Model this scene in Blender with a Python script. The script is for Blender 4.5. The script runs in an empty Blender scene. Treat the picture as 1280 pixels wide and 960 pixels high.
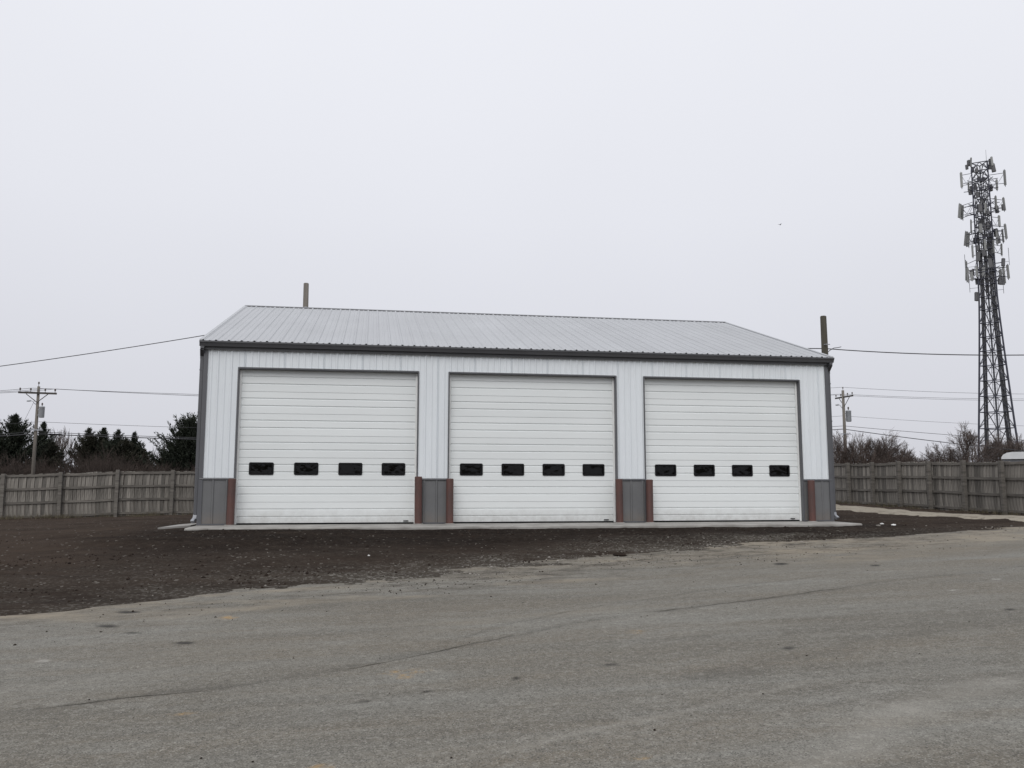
import bpy, math, random
import numpy as np
from mathutils import Vector, Matrix

R = math.radians
scene = bpy.context.scene
col = scene.collection
random.seed(7)
rng = np.random.default_rng(11)

# ------------------------------------------------------------------ camera
F_PX = 1063.46
CAM = np.array([3.0755, -20.7405, 0.9065])
YAW, PITCH, ROLL = 0.1656, 0.1192, 0.0009
_f = np.array([math.sin(YAW) * math.cos(PITCH), math.cos(YAW) * math.cos(PITCH), math.sin(PITCH)])
_r = np.array([math.cos(YAW), -math.sin(YAW), 0.0])
_u = np.cross(_r, _f)
_r, _u = _r * math.cos(ROLL) + _u * math.sin(ROLL), -_r * math.sin(ROLL) + _u * math.cos(ROLL)
cam_data = bpy.data.cameras.new('camera')
cam_data.sensor_width = 36.0
cam_data.lens = 36.0 * F_PX / 1280.0
cam_data.clip_start = 0.05
cam_data.clip_end = 3000.0
cam = bpy.data.objects.new('camera', cam_data)
col.objects.link(cam)
M4 = Matrix(((_r[0], _u[0], -_f[0], CAM[0]), (_r[1], _u[1], -_f[1], CAM[1]), (_r[2], _u[2], -_f[2], CAM[2]), (0, 0, 0, 1)))
cam.matrix_world = M4
scene.camera = cam

# ------------------------------------------------------------------ light
SUN_EL, SUN_AZ = R(44), R(200)          # azimuth measured clockwise from +Y
world = bpy.data.worlds.new('World')
scene.world = world
world.use_nodes = True
wt = world.node_tree
wt.nodes.clear()
wo = wt.nodes.new('ShaderNodeOutputWorld')
bg = wt.nodes.new('ShaderNodeBackground')
bg.inputs['Strength'].default_value = 0.1
sky = wt.nodes.new('ShaderNodeTexSky')
sky.sky_type = 'NISHITA'
sky.sun_disc = False
sky.sun_elevation = SUN_EL
sky.sun_rotation = SUN_AZ
sky.air_density = 1.0
sky.dust_density = 3.0
# an even overcast deck in front of the clear sky: slightly brighter overhead, soft broad clouds
tc = wt.nodes.new('ShaderNodeTexCoord')
sep = wt.nodes.new('ShaderNodeSeparateXYZ')
wt.links.new(tc.outputs['Generated'], sep.inputs[0])
ramp = wt.nodes.new('ShaderNodeValToRGB')
e = ramp.color_ramp.elements
e[0].position = 0.0
e[0].color = (6.4, 6.45, 7.0, 1)
e[1].position = 1.0
e[1].color = (10.0, 10.15, 10.65, 1)
m_ = ramp.color_ramp.elements.new(0.30)
m_.color = (8.0, 8.1, 8.65, 1)
wt.links.new(sep.outputs['Z'], ramp.inputs['Fac'])
cn = wt.nodes.new('ShaderNodeTexNoise')
cn.inputs['Scale'].default_value = 1.6
cn.inputs['Detail'].default_value = 3
wt.links.new(tc.outputs['Generated'], cn.inputs['Vector'])
cm = wt.nodes.new('ShaderNodeMapRange')
cm.inputs['To Min'].default_value = 0.95
cm.inputs['To Max'].default_value = 1.05
wt.links.new(cn.outputs['Fac'], cm.inputs['Value'])
vm = wt.nodes.new('ShaderNodeVectorMath')
vm.operation = 'SCALE'
wt.links.new(ramp.outputs['Color'], vm.inputs[0])
wt.links.new(cm.outputs['Result'], vm.inputs['Scale'])
mx = wt.nodes.new('ShaderNodeMix')
mx.data_type = 'RGBA'
mx.inputs[0].default_value = 0.96
wt.links.new(sky.outputs['Color'], mx.inputs[6])
wt.links.new(vm.outputs[0], mx.inputs[7])
wt.links.new(mx.outputs[2], bg.inputs['Color'])
wt.links.new(bg.outputs[0], wo.inputs['Surface'])

sd = bpy.data.lights.new('sun', 'SUN')
sd.energy = 1.5
sd.angle = R(45)
sd.color = (1.0, 0.98, 0.95)
sun = bpy.data.objects.new('sun', sd)
col.objects.link(sun)
_sd = Vector((math.sin(SUN_AZ) * math.cos(SUN_EL), math.cos(SUN_AZ) * math.cos(SUN_EL), math.sin(SUN_EL)))
sun.rotation_euler = _sd.to_track_quat('Z', 'Y').to_euler()
sun.location = _sd * 60

scene.view_settings.view_transform = 'Standard'
scene.view_settings.look = 'None'
scene.view_settings.exposure = 0.0
scene.view_settings.gamma = 1.0
scene.view_settings.use_curve_mapping = False
scene.cycles.max_bounces = 8
scene.cycles.use_denoising = True


def at(px, py, depth):
    """world point seen at a photo pixel at a given depth along the view axis"""
    return CAM + depth * (_f + _r * (px - 640) / F_PX - _u * (py - 480) / F_PX)


def ray(px, py):
    return _f + _r * (px - 640) / F_PX - _u * (py - 480) / F_PX


# ------------------------------------------------------------------ materials
def mat(name, c, rough=0.6, metallic=0.0, var=0.0, scale=3.0, c2=None, bump=0.0, bscale=40.0, stretch=None, spec=0.5, detail=4, contrast=(0.3, 0.7)):
    m = bpy.data.materials.new(name)
    m.use_nodes = True
    nt = m.node_tree
    b = nt.nodes['Principled BSDF']
    b.inputs['Base Color'].default_value = (*c, 1)
    b.inputs['Roughness'].default_value = rough
    b.inputs['Metallic'].default_value = metallic
    b.inputs['Specular IOR Level'].default_value = spec
    t = nt.nodes.new('ShaderNodeTexCoord')
    mp = nt.nodes.new('ShaderNodeMapping')
    if stretch:
        mp.inputs['Scale'].default_value = stretch
    nt.links.new(t.outputs['Object'], mp.inputs['Vector'])
    if var or c2:
        n = nt.nodes.new('ShaderNodeTexNoise')
        n.inputs['Scale'].default_value = scale
        n.inputs['Detail'].default_value = detail
        n.inputs['Roughness'].default_value = 0.6
        nt.links.new(mp.outputs[0], n.inputs['Vector'])
        rp = nt.nodes.new('ShaderNodeValToRGB')
        rp.color_ramp.elements[0].position = contrast[0]
        rp.color_ramp.elements[1].position = contrast[1]
        a = c2 if c2 else tuple(v * (1 - var) for v in c)
        rp.color_ramp.elements[0].color = (*a, 1)
        rp.color_ramp.elements[1].color = (*(c if c2 else tuple(min(1, v * (1 + var)) for v in c)), 1)
        nt.links.new(n.outputs['Fac'], rp.inputs['Fac'])
        nt.links.new(rp.outputs['Color'], b.inputs['Base Color'])
    if bump:
        n2 = nt.nodes.new('ShaderNodeTexNoise')
        n2.inputs['Scale'].default_value = bscale
        n2.inputs['Detail'].default_value = 3
        nt.links.new(mp.outputs[0], n2.inputs['Vector'])
        bp = nt.nodes.new('ShaderNodeBump')
        bp.inputs['Strength'].default_value = bump
        bp.inputs['Distance'].default_value = 0.02
        nt.links.new(n2.outputs['Fac'], bp.inputs['Height'])
        nt.links.new(bp.outputs[0], b.inputs['Normal'])
    return m


def per_object_tint(m, lo=0.75, hi=1.25):
    """each board / panel a slightly different shade of the same weathered material"""
    nt = m.node_tree
    b = nt.nodes['Principled BSDF']
    src = b.inputs['Base Color'].links[0].from_socket
    oi = nt.nodes.new('ShaderNodeObjectInfo')
    mr = nt.nodes.new('ShaderNodeMapRange')
    mr.inputs['To Min'].default_value = lo
    mr.inputs['To Max'].default_value = hi
    nt.links.new(oi.outputs['Random'], mr.inputs['Value'])
    v = nt.nodes.new('ShaderNodeVectorMath')
    v.operation = 'SCALE'
    nt.links.new(src, v.inputs[0])
    nt.links.new(mr.outputs[0], v.inputs['Scale'])
    nt.links.new(v.outputs[0], b.inputs['Base Color'])
    return m


M_SIDING = per_object_tint(mat('white_painted_metal', (0.675, 0.71, 0.735), 0.45, var=0.035, scale=1.5, bump=0.02, bscale=6, stretch=(2, 2, 0.35)), 0.975, 1.02)
M_WAIN = per_object_tint(mat('grey_painted_metal', (0.122, 0.124, 0.127), 0.45, var=0.08, scale=2, bump=0.02, bscale=6), 0.95, 1.05)
M_TRIM = mat('dark_grey_trim', (0.085, 0.087, 0.095), 0.42, var=0.07, scale=3)
M_GUTTER = mat('charcoal_gutter', (0.070, 0.071, 0.077), 0.36, var=0.08, scale=2)
M_ROOF = per_object_tint(mat('light_grey_roof_metal', (0.36, 0.37, 0.385), 0.45, var=0.05, scale=1.2, bump=0.03, bscale=3, stretch=(1, 0.3, 1)), 0.96, 1.03)
M_ROOFTRIM = mat('pale_roof_trim', (0.36, 0.37, 0.385), 0.4, var=0.05, scale=2)
M_DOOR = per_object_tint(mat('white_door_steel', (0.695, 0.722, 0.722), 0.42, var=0.03, scale=1.2, bump=0.03, bscale=9, stretch=(0.35, 1, 1)), 0.975, 1.02)


def mud_splash(m, top, amount):
    """soil thrown up against the foot of the wall, in ragged patches"""
    nt = m.node_tree
    b = nt.nodes['Principled BSDF']
    src = b.inputs['Base Color'].links[0].from_socket
    t = nt.nodes.new('ShaderNodeTexCoord')
    sp_ = nt.nodes.new('ShaderNodeSeparateXYZ')
    nt.links.new(t.outputs['Object'], sp_.inputs[0])
    n = nt.nodes.new('ShaderNodeTexNoise')
    n.inputs['Scale'].default_value = 5.0
    n.inputs['Detail'].default_value = 6
    n.inputs['Roughness'].default_value = 0.75
    nt.links.new(t.outputs['Object'], n.inputs['Vector'])
    h = nt.nodes.new('ShaderNodeMapRange')
    h.inputs['From Min'].default_value = top
    h.inputs['From Max'].default_value = 0.0
    nt.links.new(sp_.outputs['Z'], h.inputs['Value'])
    k = nt.nodes.new('ShaderNodeMath')
    k.operation = 'MULTIPLY'
    nt.links.new(h.outputs[0], k.inputs[0])
    nt.links.new(n.outputs['Fac'], k.inputs[1])
    f = nt.nodes.new('ShaderNodeMapRange')
    f.inputs['From Min'].default_value = 0.15
    f.inputs['From Max'].default_value = 0.60
    f.inputs['To Max'].default_value = amount
    nt.links.new(k.outputs[0], f.inputs['Value'])
    x = nt.nodes.new('ShaderNodeMix')
    x.data_type = 'RGBA'
    nt.links.new(f.outputs[0], x.inputs[0])
    nt.links.new(src, x.inputs[6])
    x.inputs[7].default_value = (0.16, 0.13, 0.105, 1)
    nt.links.new(x.outputs[2], b.inputs['Base Color'])


mud_splash(M_DOOR, 0.55, 0.45)
mud_splash(M_WAIN, 0.50, 0.6)
M_STRIP = mat('white_vinyl', (0.74, 0.75, 0.74), 0.5, var=0.05, scale=4)
M_BLACK = mat('black_rubber', (0.006, 0.006, 0.007), 0.6, var=0.1, scale=5, spec=0.15)
M_RUST = mat('red_oxide_primer', (0.105, 0.043, 0.034), 0.62, c2=(0.065, 0.036, 0.032), scale=5, bump=0.08, bscale=30, stretch=(1, 1, 0.4))
M_CONC = mat('concrete', (0.36, 0.35, 0.33), 0.85, c2=(0.19, 0.18, 0.165), scale=1.6, bump=0.15, bscale=50)
M_WOOD = per_object_tint(mat('weathered_fence_wood', (0.250, 0.232, 0.208), 0.9, c2=(0.080, 0.073, 0.063), scale=7, bump=0.25, bscale=30, stretch=(3, 3, 0.22)), 0.55, 1.45)
M_RAIL = per_object_tint(mat('weathered_rail_wood', (0.165, 0.152, 0.135), 0.9, c2=(0.072, 0.065, 0.057), scale=6, bump=0.2, bscale=30, stretch=(0.3, 0.3, 2)), 0.85, 1.15)
M_POLE_PALE = mat('pale_pole_wood', (0.185, 0.168, 0.147), 0.85, c2=(0.10, 0.09, 0.078), scale=5, bump=0.2, bscale=25, stretch=(3, 3, 0.15))
M_POLE_DARK = mat('dark_pole_wood', (0.062, 0.055, 0.040), 0.85, c2=(0.030, 0.028, 0.020), scale=5, bump=0.2, bscale=25, stretch=(3, 3, 0.15))
M_ARM = mat('crossarm_wood', (0.06, 0.055, 0.05), 0.85, var=0.25, scale=5)
M_STEEL = mat('galvanised_steel', (0.30, 0.31, 0.33), 0.5, metallic=0.5, var=0.1, scale=4)
M_GREYCAN = mat('grey_transformer_paint', (0.36, 0.38, 0.40), 0.45, var=0.08, scale=3)
M_WIRE = mat('wire', (0.035, 0.035, 0.04), 0.6, var=0.1, scale=2)
M_CERAM = mat('insulator', (0.10, 0.085, 0.075), 0.25, var=0.1, scale=10)
M_TOWER = mat('dull_tower_steel', (0.038, 0.040, 0.058), 0.55, metallic=0.2, var=0.15, scale=1.5)
M_TOWERB = mat('pale_tower_steel', (0.13, 0.135, 0.15), 0.5, metallic=0.3, var=0.15, scale=1.5)
M_CABLE = mat('black_coax', (0.014, 0.014, 0.018), 0.5, var=0.15, scale=3)
M_ANT = per_object_tint(mat('antenna_radome', (0.22, 0.225, 0.22), 0.5, var=0.06, scale=3), 0.6, 1.15)
M_RADIO = mat('dark_radio_unit', (0.09, 0.09, 0.095), 0.5, var=0.15, scale=3)
M_SHELTER = mat('white_fibreglass', (0.66, 0.67, 0.68), 0.45, c2=(0.50, 0.51, 0.52), scale=1.5)
M_SHELTERW = mat('grey_shelter_side', (0.10, 0.10, 0.11), 0.6, var=0.1, scale=2)
M_CEDAR = mat('cedar_foliage', (0.030, 0.036, 0.024), 0.8, c2=(0.014, 0.018, 0.013), scale=1.3, spec=0.2)
M_CEDAR2 = mat('cedar_foliage_brownish', (0.040, 0.038, 0.026), 0.8, c2=(0.018, 0.020, 0.014), scale=1.1, spec=0.2)
M_BARK = mat('bark', (0.075, 0.062, 0.055), 0.9, c2=(0.045, 0.038, 0.034), scale=6)
M_TWIG = mat('bare_twigs', (0.115, 0.092, 0.082), 0.9, c2=(0.065, 0.052, 0.047), scale=1.2, spec=0.2)
M_BRUSH = mat('brown_brush', (0.070, 0.052, 0.044), 0.9, c2=(0.034, 0.027, 0.023), scale=0.8, spec=0.2)
M_STONE = mat('pale_stone', (0.29, 0.27, 0.24), 0.9, c2=(0.12, 0.11, 0.098), scale=2.0)
M_CLOD = mat('dirt_clod', (0.042, 0.031, 0.025), 0.95, c2=(0.020, 0.0155, 0.013), scale=4, spec=0.04)
M_PAPER = mat('white_litter', (0.72, 0.72, 0.70), 0.7, var=0.05, scale=5)
M_STRAW = mat('dry_grass', (0.135, 0.115, 0.078), 0.9, c2=(0.07, 0.06, 0.04), scale=2, spec=0.2)
M_FEATHER = mat('dark_feather', (0.03, 0.03, 0.035), 0.7, var=0.2, scale=20)

M_GLASS = bpy.data.materials.new('tinted_glass')
M_GLASS.use_nodes = True
_b = M_GLASS.node_tree.nodes['Principled BSDF']
_b.inputs['Base Color'].default_value = (0.05, 0.055, 0.06, 1)
_b.inputs['Transmission Weight'].default_value = 1.0
_b.inputs['Roughness'].default_value = 0.02
_b.inputs['IOR'].default_value = 1.33
_gn = M_GLASS.node_tree.nodes.new('ShaderNodeTexNoise')
_gn.inputs['Scale'].default_value = 3.5
_gt = M_GLASS.node_tree.nodes.new('ShaderNodeTexCoord')
_gb = M_GLASS.node_tree.nodes.new('ShaderNodeBump')
_gb.inputs['Strength'].default_value = 0.5
_gb.inputs['Distance'].default_value = 0.05
M_GLASS.node_tree.links.new(_gt.outputs['Object'], _gn.inputs['Vector'])
M_GLASS.node_tree.links.new(_gn.outputs['Fac'], _gb.inputs['Height'])
M_GLASS.node_tree.links.new(_gb.outputs[0], _b.inputs['Normal'])


# ------------------------------------------------------------------ mesh helpers
class MB:
    def __init__(self):
        self.v, self.f = [], []

    def add(self, vs, fs):
        o = len(self.v)
        self.v += [tuple(map(float, p)) for p in vs]
        self.f += [tuple(i + o for i in q) for q in fs]

    def box(self, x0, x1, y0, y1, z0, z1):
        self.add([(x0, y0, z0), (x1, y0, z0), (x1, y1, z0), (x0, y1, z0), (x0, y0, z1), (x1, y0, z1), (x1, y1, z1), (x0, y1, z1)],
                 [(0, 3, 2, 1), (4, 5, 6, 7), (0, 1, 5, 4), (1, 2, 6, 5), (2, 3, 7, 6), (3, 0, 4, 7)])

    def cbox(self, x0, x1, y0, y1, z0, z1, c):
        """box with chamfered vertical and top edges"""
        def ring(z, s):
            a0, a1, b0, b1 = x0 + s, x1 - s, y0 + s, y1 - s
            return [(a0 + c, b0, z), (a1 - c, b0, z), (a1, b0 + c, z), (a1, b1 - c, z), (a1 - c, b1, z), (a0 + c, b1, z), (a0, b1 - c, z), (a0, b0 + c, z)]
        vs = ring(z0, 0) + ring(z1 - c, 0) + ring(z1, c * 0.7)
        fs = [tuple(reversed(range(8))), tuple(range(16, 24))]
        for l in (0, 8):
            for i in range(8):
                j = (i + 1) % 8
                fs.append((l + i, l + j, l + 8 + j, l + 8 + i))
        self.add(vs, fs)

    def tube(self, pts, rads, n=6, cap=True):
        pts = [Vector(p) for p in pts]
        if not hasattr(rads, '__len__'):
            rads = [rads] * len(pts)
        vs, fs = [], []
        ref = None
        for i, p in enumerate(pts):
            d = (pts[min(i + 1, len(pts) - 1)] - pts[max(i - 1, 0)]).normalized()
            if ref is None:
                ref = Vector((0, 0, 1)) if abs(d.z) < 0.9 else Vector((1, 0, 0))
            a = d.cross(ref).normalized()
            b = d.cross(a)
            ref = -b if False else ref
            for k in range(n):
                t = 2 * math.pi * k / n
                vs.append(p + (a * math.cos(t) + b * math.sin(t)) * rads[i])
        for i in range(len(pts) - 1):
            for k in range(n):
                k2 = (k + 1) % n
                fs.append((i * n + k, i * n + k2, (i + 1) * n + k2, (i + 1) * n + k))
        if cap:
            fs.append(tuple(reversed(range(n))))
            fs.append(tuple(range((len(pts) - 1) * n, len(pts) * n)))
        self.add(vs, fs)

    def bar(self, p0, p1, w, h, up=(0, 0, 1)):
        """rectangular bar between two points"""
        p0, p1, up = Vector(p0), Vector(p1), Vector(up)
        d = (p1 - p0).normalized()
        a = d.cross(up)
        if a.length < 1e-4:
            a = d.cross(Vector((1, 0, 0)))
        a.normalize()
        b = a.cross(d)
        vs = []
        for p in (p0, p1):
            for sa, sb in ((-1, -1), (1, -1), (1, 1), (-1, 1)):
                vs.append(p + a * sa * w / 2 + b * sb * h / 2)
        self.add(vs, [(0, 1, 2, 3), (7, 6, 5, 4), (0, 4, 5, 1), (1, 5, 6, 2), (2, 6, 7, 3), (3, 7, 4, 0)])

    def extrude(self, prof, axis, t0, t1, closed=True):
        """prof: list of 2D points; axis 'x' -> (y,z) profile swept along x"""
        n = len(prof)
        vs = []
        for t in (t0, t1):
            for a, b in prof:
                vs.append((t, a, b) if axis == 'x' else ((a, t, b) if axis == 'y' else (a, b, t)))
        fs = []
        for i in range(n if closed else n - 1):
            j = (i + 1) % n
            fs.append((i, j, n + j, n + i))
        if closed:
            fs += [tuple(reversed(range(n))), tuple(range(n, 2 * n))]
        self.add(vs, fs)

    def mesh(self, name, m, smooth=False):
        me = bpy.data.meshes.new(name)
        me.from_pydata(self.v, [], self.f)
        me.materials.append(m)
        if smooth:
            me.polygons.foreach_set('use_smooth', [True] * len(me.polygons))
        me.update()
        return me

    def build(self, name, m, parent=None, smooth=False, loc=(0, 0, 0), rot=(0, 0, 0)):
        return link(name, self.mesh(name, m, smooth), parent, loc, rot)


def link(name, me, parent=None, loc=(0, 0, 0), rot=(0, 0, 0)):
    o = bpy.data.objects.new(name, me)
    col.objects.link(o)
    o.location = loc
    o.rotation_euler = rot
    if parent is not None:
        o.parent = parent
    return o


def tag(o, label=None, cat=None, group=None, kind=None):
    if label:
        o['label'] = label
    if cat:
        o['category'] = cat
    if group:
        o['group'] = group
    if kind:
        o['kind'] = kind
    return o


def empty(name, loc=(0, 0, 0), parent=None, rotz=0):
    o = bpy.data.objects.new(name, None)
    col.objects.link(o)
    o.empty_display_size = 0.3
    o.location = loc
    o.rotation_euler = (0, 0, rotz)
    if parent is not None:
        o.parent = parent
    return o


def children_of(o):
    return list(o.children)


def copy_tree(o, parent=None):
    c = o.copy()
    col.objects.link(c)
    if parent is not None:
        c.parent = parent
    for ch in children_of(o):
        copy_tree(ch, c)
    return c


# ------------------------------------------------------------------ terrain
PA, PB = 0.027, 0.0105


def z_plane(x, y):
    return -0.70 + PA * (x - 3.1) + PB * (y + 20.7)


def on_plane(px, py):
    d = ray(px, py)
    n = np.array([-PA, -PB, 1.0])
    p0 = np.array([3.1, -20.7, -0.70])
    t = np.dot(p0 - CAM, n) / np.dot(d, n)
    return CAM + t * d


EDGE_PX = [(0, 769), (75, 763), (150, 755.5), (250, 745), (350, 737), (450, 729), (550, 718.5), (640, 709), (740, 699), (840, 689), (960, 681), (1070, 675), (1140, 670.5), (1280, 661)]
EDGE = np.array([on_plane(*p)[:2] for p in EDGE_PX])
d0 = EDGE[0] - EDGE[2]
d1 = EDGE[-1] - EDGE[-3]
EDGE = np.vstack([EDGE[0] + d0 / np.linalg.norm(d0) * 25, EDGE, EDGE[-1] + d1 / np.linalg.norm(d1) * 25])


def seg_dist(x, y, poly):
    """distance to a polyline and the side (positive to its left)"""
    best = np.full(x.shape, 1e9)
    side = np.zeros(x.shape)
    for a, b in zip(poly[:-1], poly[1:]):
        d = b - a
        L2 = d @ d
        t = np.clip(((x - a[0]) * d[0] + (y - a[1]) * d[1]) / L2, 0, 1)
        qx, qy = a[0] + t * d[0], a[1] + t * d[1]
        dd = np.hypot(x - qx, y - qy)
        s = d[0] * (y - a[1]) - d[1] * (x - a[0])
        m = dd < best
        best = np.where(m, dd, best)
        side = np.where(m, s, side)
    return best, np.sign(side)


def edge_d(x, y):
    d, s = seg_dist(x, y, EDGE)
    return d * s


ctrl = []
for x in np.linspace(-14, 34, 7):
    for y in np.linspace(-26, 2, 6):
        if edge_d(np.array([x]), np.array([y]))[0] < -0.4:
            ctrl.append((x, y, z_plane(x, y)))
for p in EDGE[1:-1:2]:
    ctrl.append((p[0], p[1], z_plane(*p)))
for x in (-1.2, 3, 7, 11, 15.6):
    ctrl.append((x, -1.25, -0.075))
for x, y, z in ((-1.6, 1, -0.09), (-1.6, 7, -0.16), (-1.6, 14, -0.25), (16, 1.5, -0.05), (16.5, 7, 0.02), (16, 14, 0.0), (7, 15, -0.1), (7, 6, -0.1)):
    ctrl.append((x, y, z))
LF0, LF1 = at(0, 607, 33.5), at(245, 607, 35.4)          # fence lines in plan
RF0, RF1 = at(1042, 607, 39.0), at(1270, 607, 28.6)
for (p, z) in ((LF0, -0.455), (LF1, -0.30), (RF0, 0.13), (RF1, -0.05)):
    ctrl.append((p[0], p[1], z))
for x, y, z in ((-40, 10, -0.6), (-40, -15, -0.9), (-40, 45, -0.5), (0, 50, -0.3), (25, 50, 0.1), (55, 40, 0.0), (60, 10, 0.2), (60, -25, 0.7), (-40, -35, -1.2)):
    ctrl.append((x, y, z))
ctrl = np.array(ctrl)


def _tps(r2):
    return np.where(r2 > 1e-9, 0.5 * r2 * np.log(np.maximum(r2, 1e-9)), 0)


_n = len(ctrl)
_K = _tps(((ctrl[:, None, :2] - ctrl[None, :, :2]) ** 2).sum(-1)) + np.eye(_n) * 0.5
_P = np.hstack([np.ones((_n, 1)), ctrl[:, :2]])
_A = np.block([[_K, _P], [_P.T, np.zeros((3, 3))]])
_w = np.linalg.solve(_A, np.concatenate([ctrl[:, 2], np.zeros(3)]))


def Z(x, y):
    x = np.asarray(x, float)
    y = np.asarray(y, float)
    shp = np.broadcast(x, y).shape
    x, y = np.broadcast_to(x, shp), np.broadcast_to(y, shp)
    cx, cy = np.clip(x, -42, 62), np.clip(y, -36, 52)
    o = _w[_n] + _w[_n + 1] * cx + _w[_n + 2] * cy
    for i in range(_n):
        o = o + _w[i] * _tps((cx - ctrl[i, 0]) ** 2 + (cy - ctrl[i, 1]) ** 2)
    far = np.maximum(np.abs(x - cx), np.abs(y - cy))
    t = np.clip(far / 40, 0, 1)
    return o * (1 - t) + (-0.4) * t


def z1(x, y):
    return float(Z(np.array([x]), np.array([y]))[0])


def vnoise(x, y, seed=0):
    xi, yi = np.floor(x).astype(np.int64), np.floor(y).astype(np.int64)
    xf, yf = x - xi, y - yi
    u, v = xf * xf * (3 - 2 * xf), yf * yf * (3 - 2 * yf)

    def h(a, b):
        n = (a * 374761393 + b * 668265263 + seed * 982451653) & 0x7fffffff
        n = ((n ^ (n >> 13)) * 1274126177) & 0x7fffffff
        return ((n ^ (n >> 16)) & 0xffff) / 65535.0
    return (h(xi, yi) * (1 - u) + h(xi + 1, yi) * u) * (1 - v) + (h(xi, yi + 1) * (1 - u) + h(xi + 1, yi + 1) * u) * v


def fbm(x, y, oct=4, seed=0):
    s, a, t = 0, 1.0, 0
    for i in range(oct):
        s = s + a * vnoise(x * 2 ** i, y * 2 ** i, seed + i)
        t += a
        a *= 0.5
    return s / t - 0.5


def sstep(a, b, x):
    t = np.clip((x - a) / (b - a), 0, 1)
    return t * t * (3 - 2 * t)


def grid_mesh(name, xs, ys, zfun, m, keep=None, attrs=None, kind='structure', label=None):
    X, Y = np.meshgrid(xs, ys)
    Zs = zfun(X, Y)
    nx, ny = len(xs), len(ys)
    idx = np.arange(nx * ny).reshape(ny, nx)
    q = np.stack([idx[:-1, :-1], idx[:-1, 1:], idx[1:, 1:], idx[1:, :-1]], -1).reshape(-1, 4)
    if keep is not None:
        k = keep(X, Y, Zs).reshape(-1)
        q = q[k[q].any(1)]
    used, inv = np.unique(q, return_inverse=True)
    q = inv.reshape(-1, 4)
    V = np.stack([X, Y, Zs], -1).reshape(-1, 3)[used]
    me = bpy.data.meshes.new(name)
    me.vertices.add(len(V))
    me.vertices.foreach_set('co', V.astype(np.float32).ravel())
    me.loops.add(q.size)
    me.loops.foreach_set('vertex_index', q.astype(np.int32).ravel())
    me.polygons.add(len(q))
    me.polygons.foreach_set('loop_start', np.arange(0, q.size, 4, dtype=np.int32))
    me.polygons.foreach_set('loop_total', np.full(len(q), 4, dtype=np.int32))
    me.polygons.foreach_set('use_smooth', np.ones(len(q), dtype=bool))
    me.update(calc_edges=True)
    me.validate()
    for an, fn in (attrs or {}).items():
        at_ = me.attributes.new(an, 'FLOAT', 'POINT')
        at_.data.foreach_set('value', fn(V[:, 0], V[:, 1]).astype(np.float32))
    me.materials.append(m)
    o = link(name, me)
    tag(o, label, None, None, kind)
    return o


def axis(*segs):
    out = []
    for a, b, s in segs:
        out += list(np.arange(a, b - 1e-6, s))
    out.append(segs[-1][1])
    return np.array(out)


class NT:
    """small node-building helper for the ground materials"""
    def __init__(self, name, rough=0.9, spec=0.3):
        self.m = bpy.data.materials.new(name)
        self.m.use_nodes = True
        self.t = self.m.node_tree
        self.b = self.t.nodes['Principled BSDF']
        self.b.inputs['Roughness'].default_value = rough
        self.b.inputs['Specular IOR Level'].default_value = spec
        self.tc = self.t.nodes.new('ShaderNodeTexCoord').outputs['Object']

    def lk(self, a, b):
        self.t.links.new(a, b)

    def map(self, scale, rot=(0, 0, 0)):
        n = self.t.nodes.new('ShaderNodeMapping')
        n.inputs['Rotation'].default_value = rot
        n.inputs['Scale'].default_value = scale
        self.lk(self.tc, n.inputs['Vector'])
        return n.outputs[0]

    def noise(self, scale, detail=4, rough=0.6, vec=None, lo=0.3, hi=0.7, dist=0.0):
        n = self.t.nodes.new('ShaderNodeTexNoise')
        n.inputs['Scale'].default_value = scale
        n.inputs['Detail'].default_value = detail
        n.inputs['Roughness'].default_value = rough
        n.inputs['Distortion'].default_value = dist
        self.lk(vec or self.tc, n.inputs['Vector'])
        return self.rng(n.outputs['Fac'], lo, hi)

    def rng(self, s, lo, hi, a=0.0, b=1.0):
        m = self.t.nodes.new('ShaderNodeMapRange')
        m.inputs['From Min'].default_value = lo
        m.inputs['From Max'].default_value = hi
        m.inputs['To Min'].default_value = a
        m.inputs['To Max'].default_value = b
        self.lk(s, m.inputs['Value'])
        return m.outputs[0]

    def voro(self, scale, feature='F1', out='Distance'):
        n = self.t.nodes.new('ShaderNodeTexVoronoi')
        n.feature = feature
        n.inputs['Scale'].default_value = scale
        self.lk(self.tc, n.inputs['Vector'])
        return n.outputs[out]

    def attr(self, name):
        n = self.t.nodes.new('ShaderNodeAttribute')
        n.attribute_name = name
        return n.outputs['Fac']

    def mul(self, a, b, op='MULTIPLY'):
        n = self.t.nodes.new('ShaderNodeMath')
        n.operation = op
        n.use_clamp = op in ('MULTIPLY', 'ADD', 'SUBTRACT')
        for i, s in enumerate((a, b)):
            if isinstance(s, (int, float)):
                n.inputs[i].default_value = s
            else:
                self.lk(s, n.inputs[i])
        return n.outputs[0]

    def mix(self, fac, a, b, mode='MIX'):
        n = self.t.nodes.new('ShaderNodeMix')
        n.data_type = 'RGBA'
        n.blend_type = mode
        for s, k in ((fac, 0), (a, 6), (b, 7)):
            if isinstance(s, tuple):
                n.inputs[k].default_value = (*s, 1)
            elif isinstance(s, (int, float)):
                n.inputs[k].default_value = s
            else:
                self.lk(s, n.inputs[k])
        return n.outputs[2]

    def out(self, c):
        self.lk(c, self.b.inputs['Base Color'])

    def bump(self, h, dist=0.01, strength=0.6):
        n = self.t.nodes.new('ShaderNodeBump')
        n.inputs['Strength'].default_value = strength
        n.inputs['Distance'].default_value = dist
        self.lk(h, n.inputs['Height'])
        self.lk(n.outputs[0], self.b.inputs['Normal'])


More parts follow.
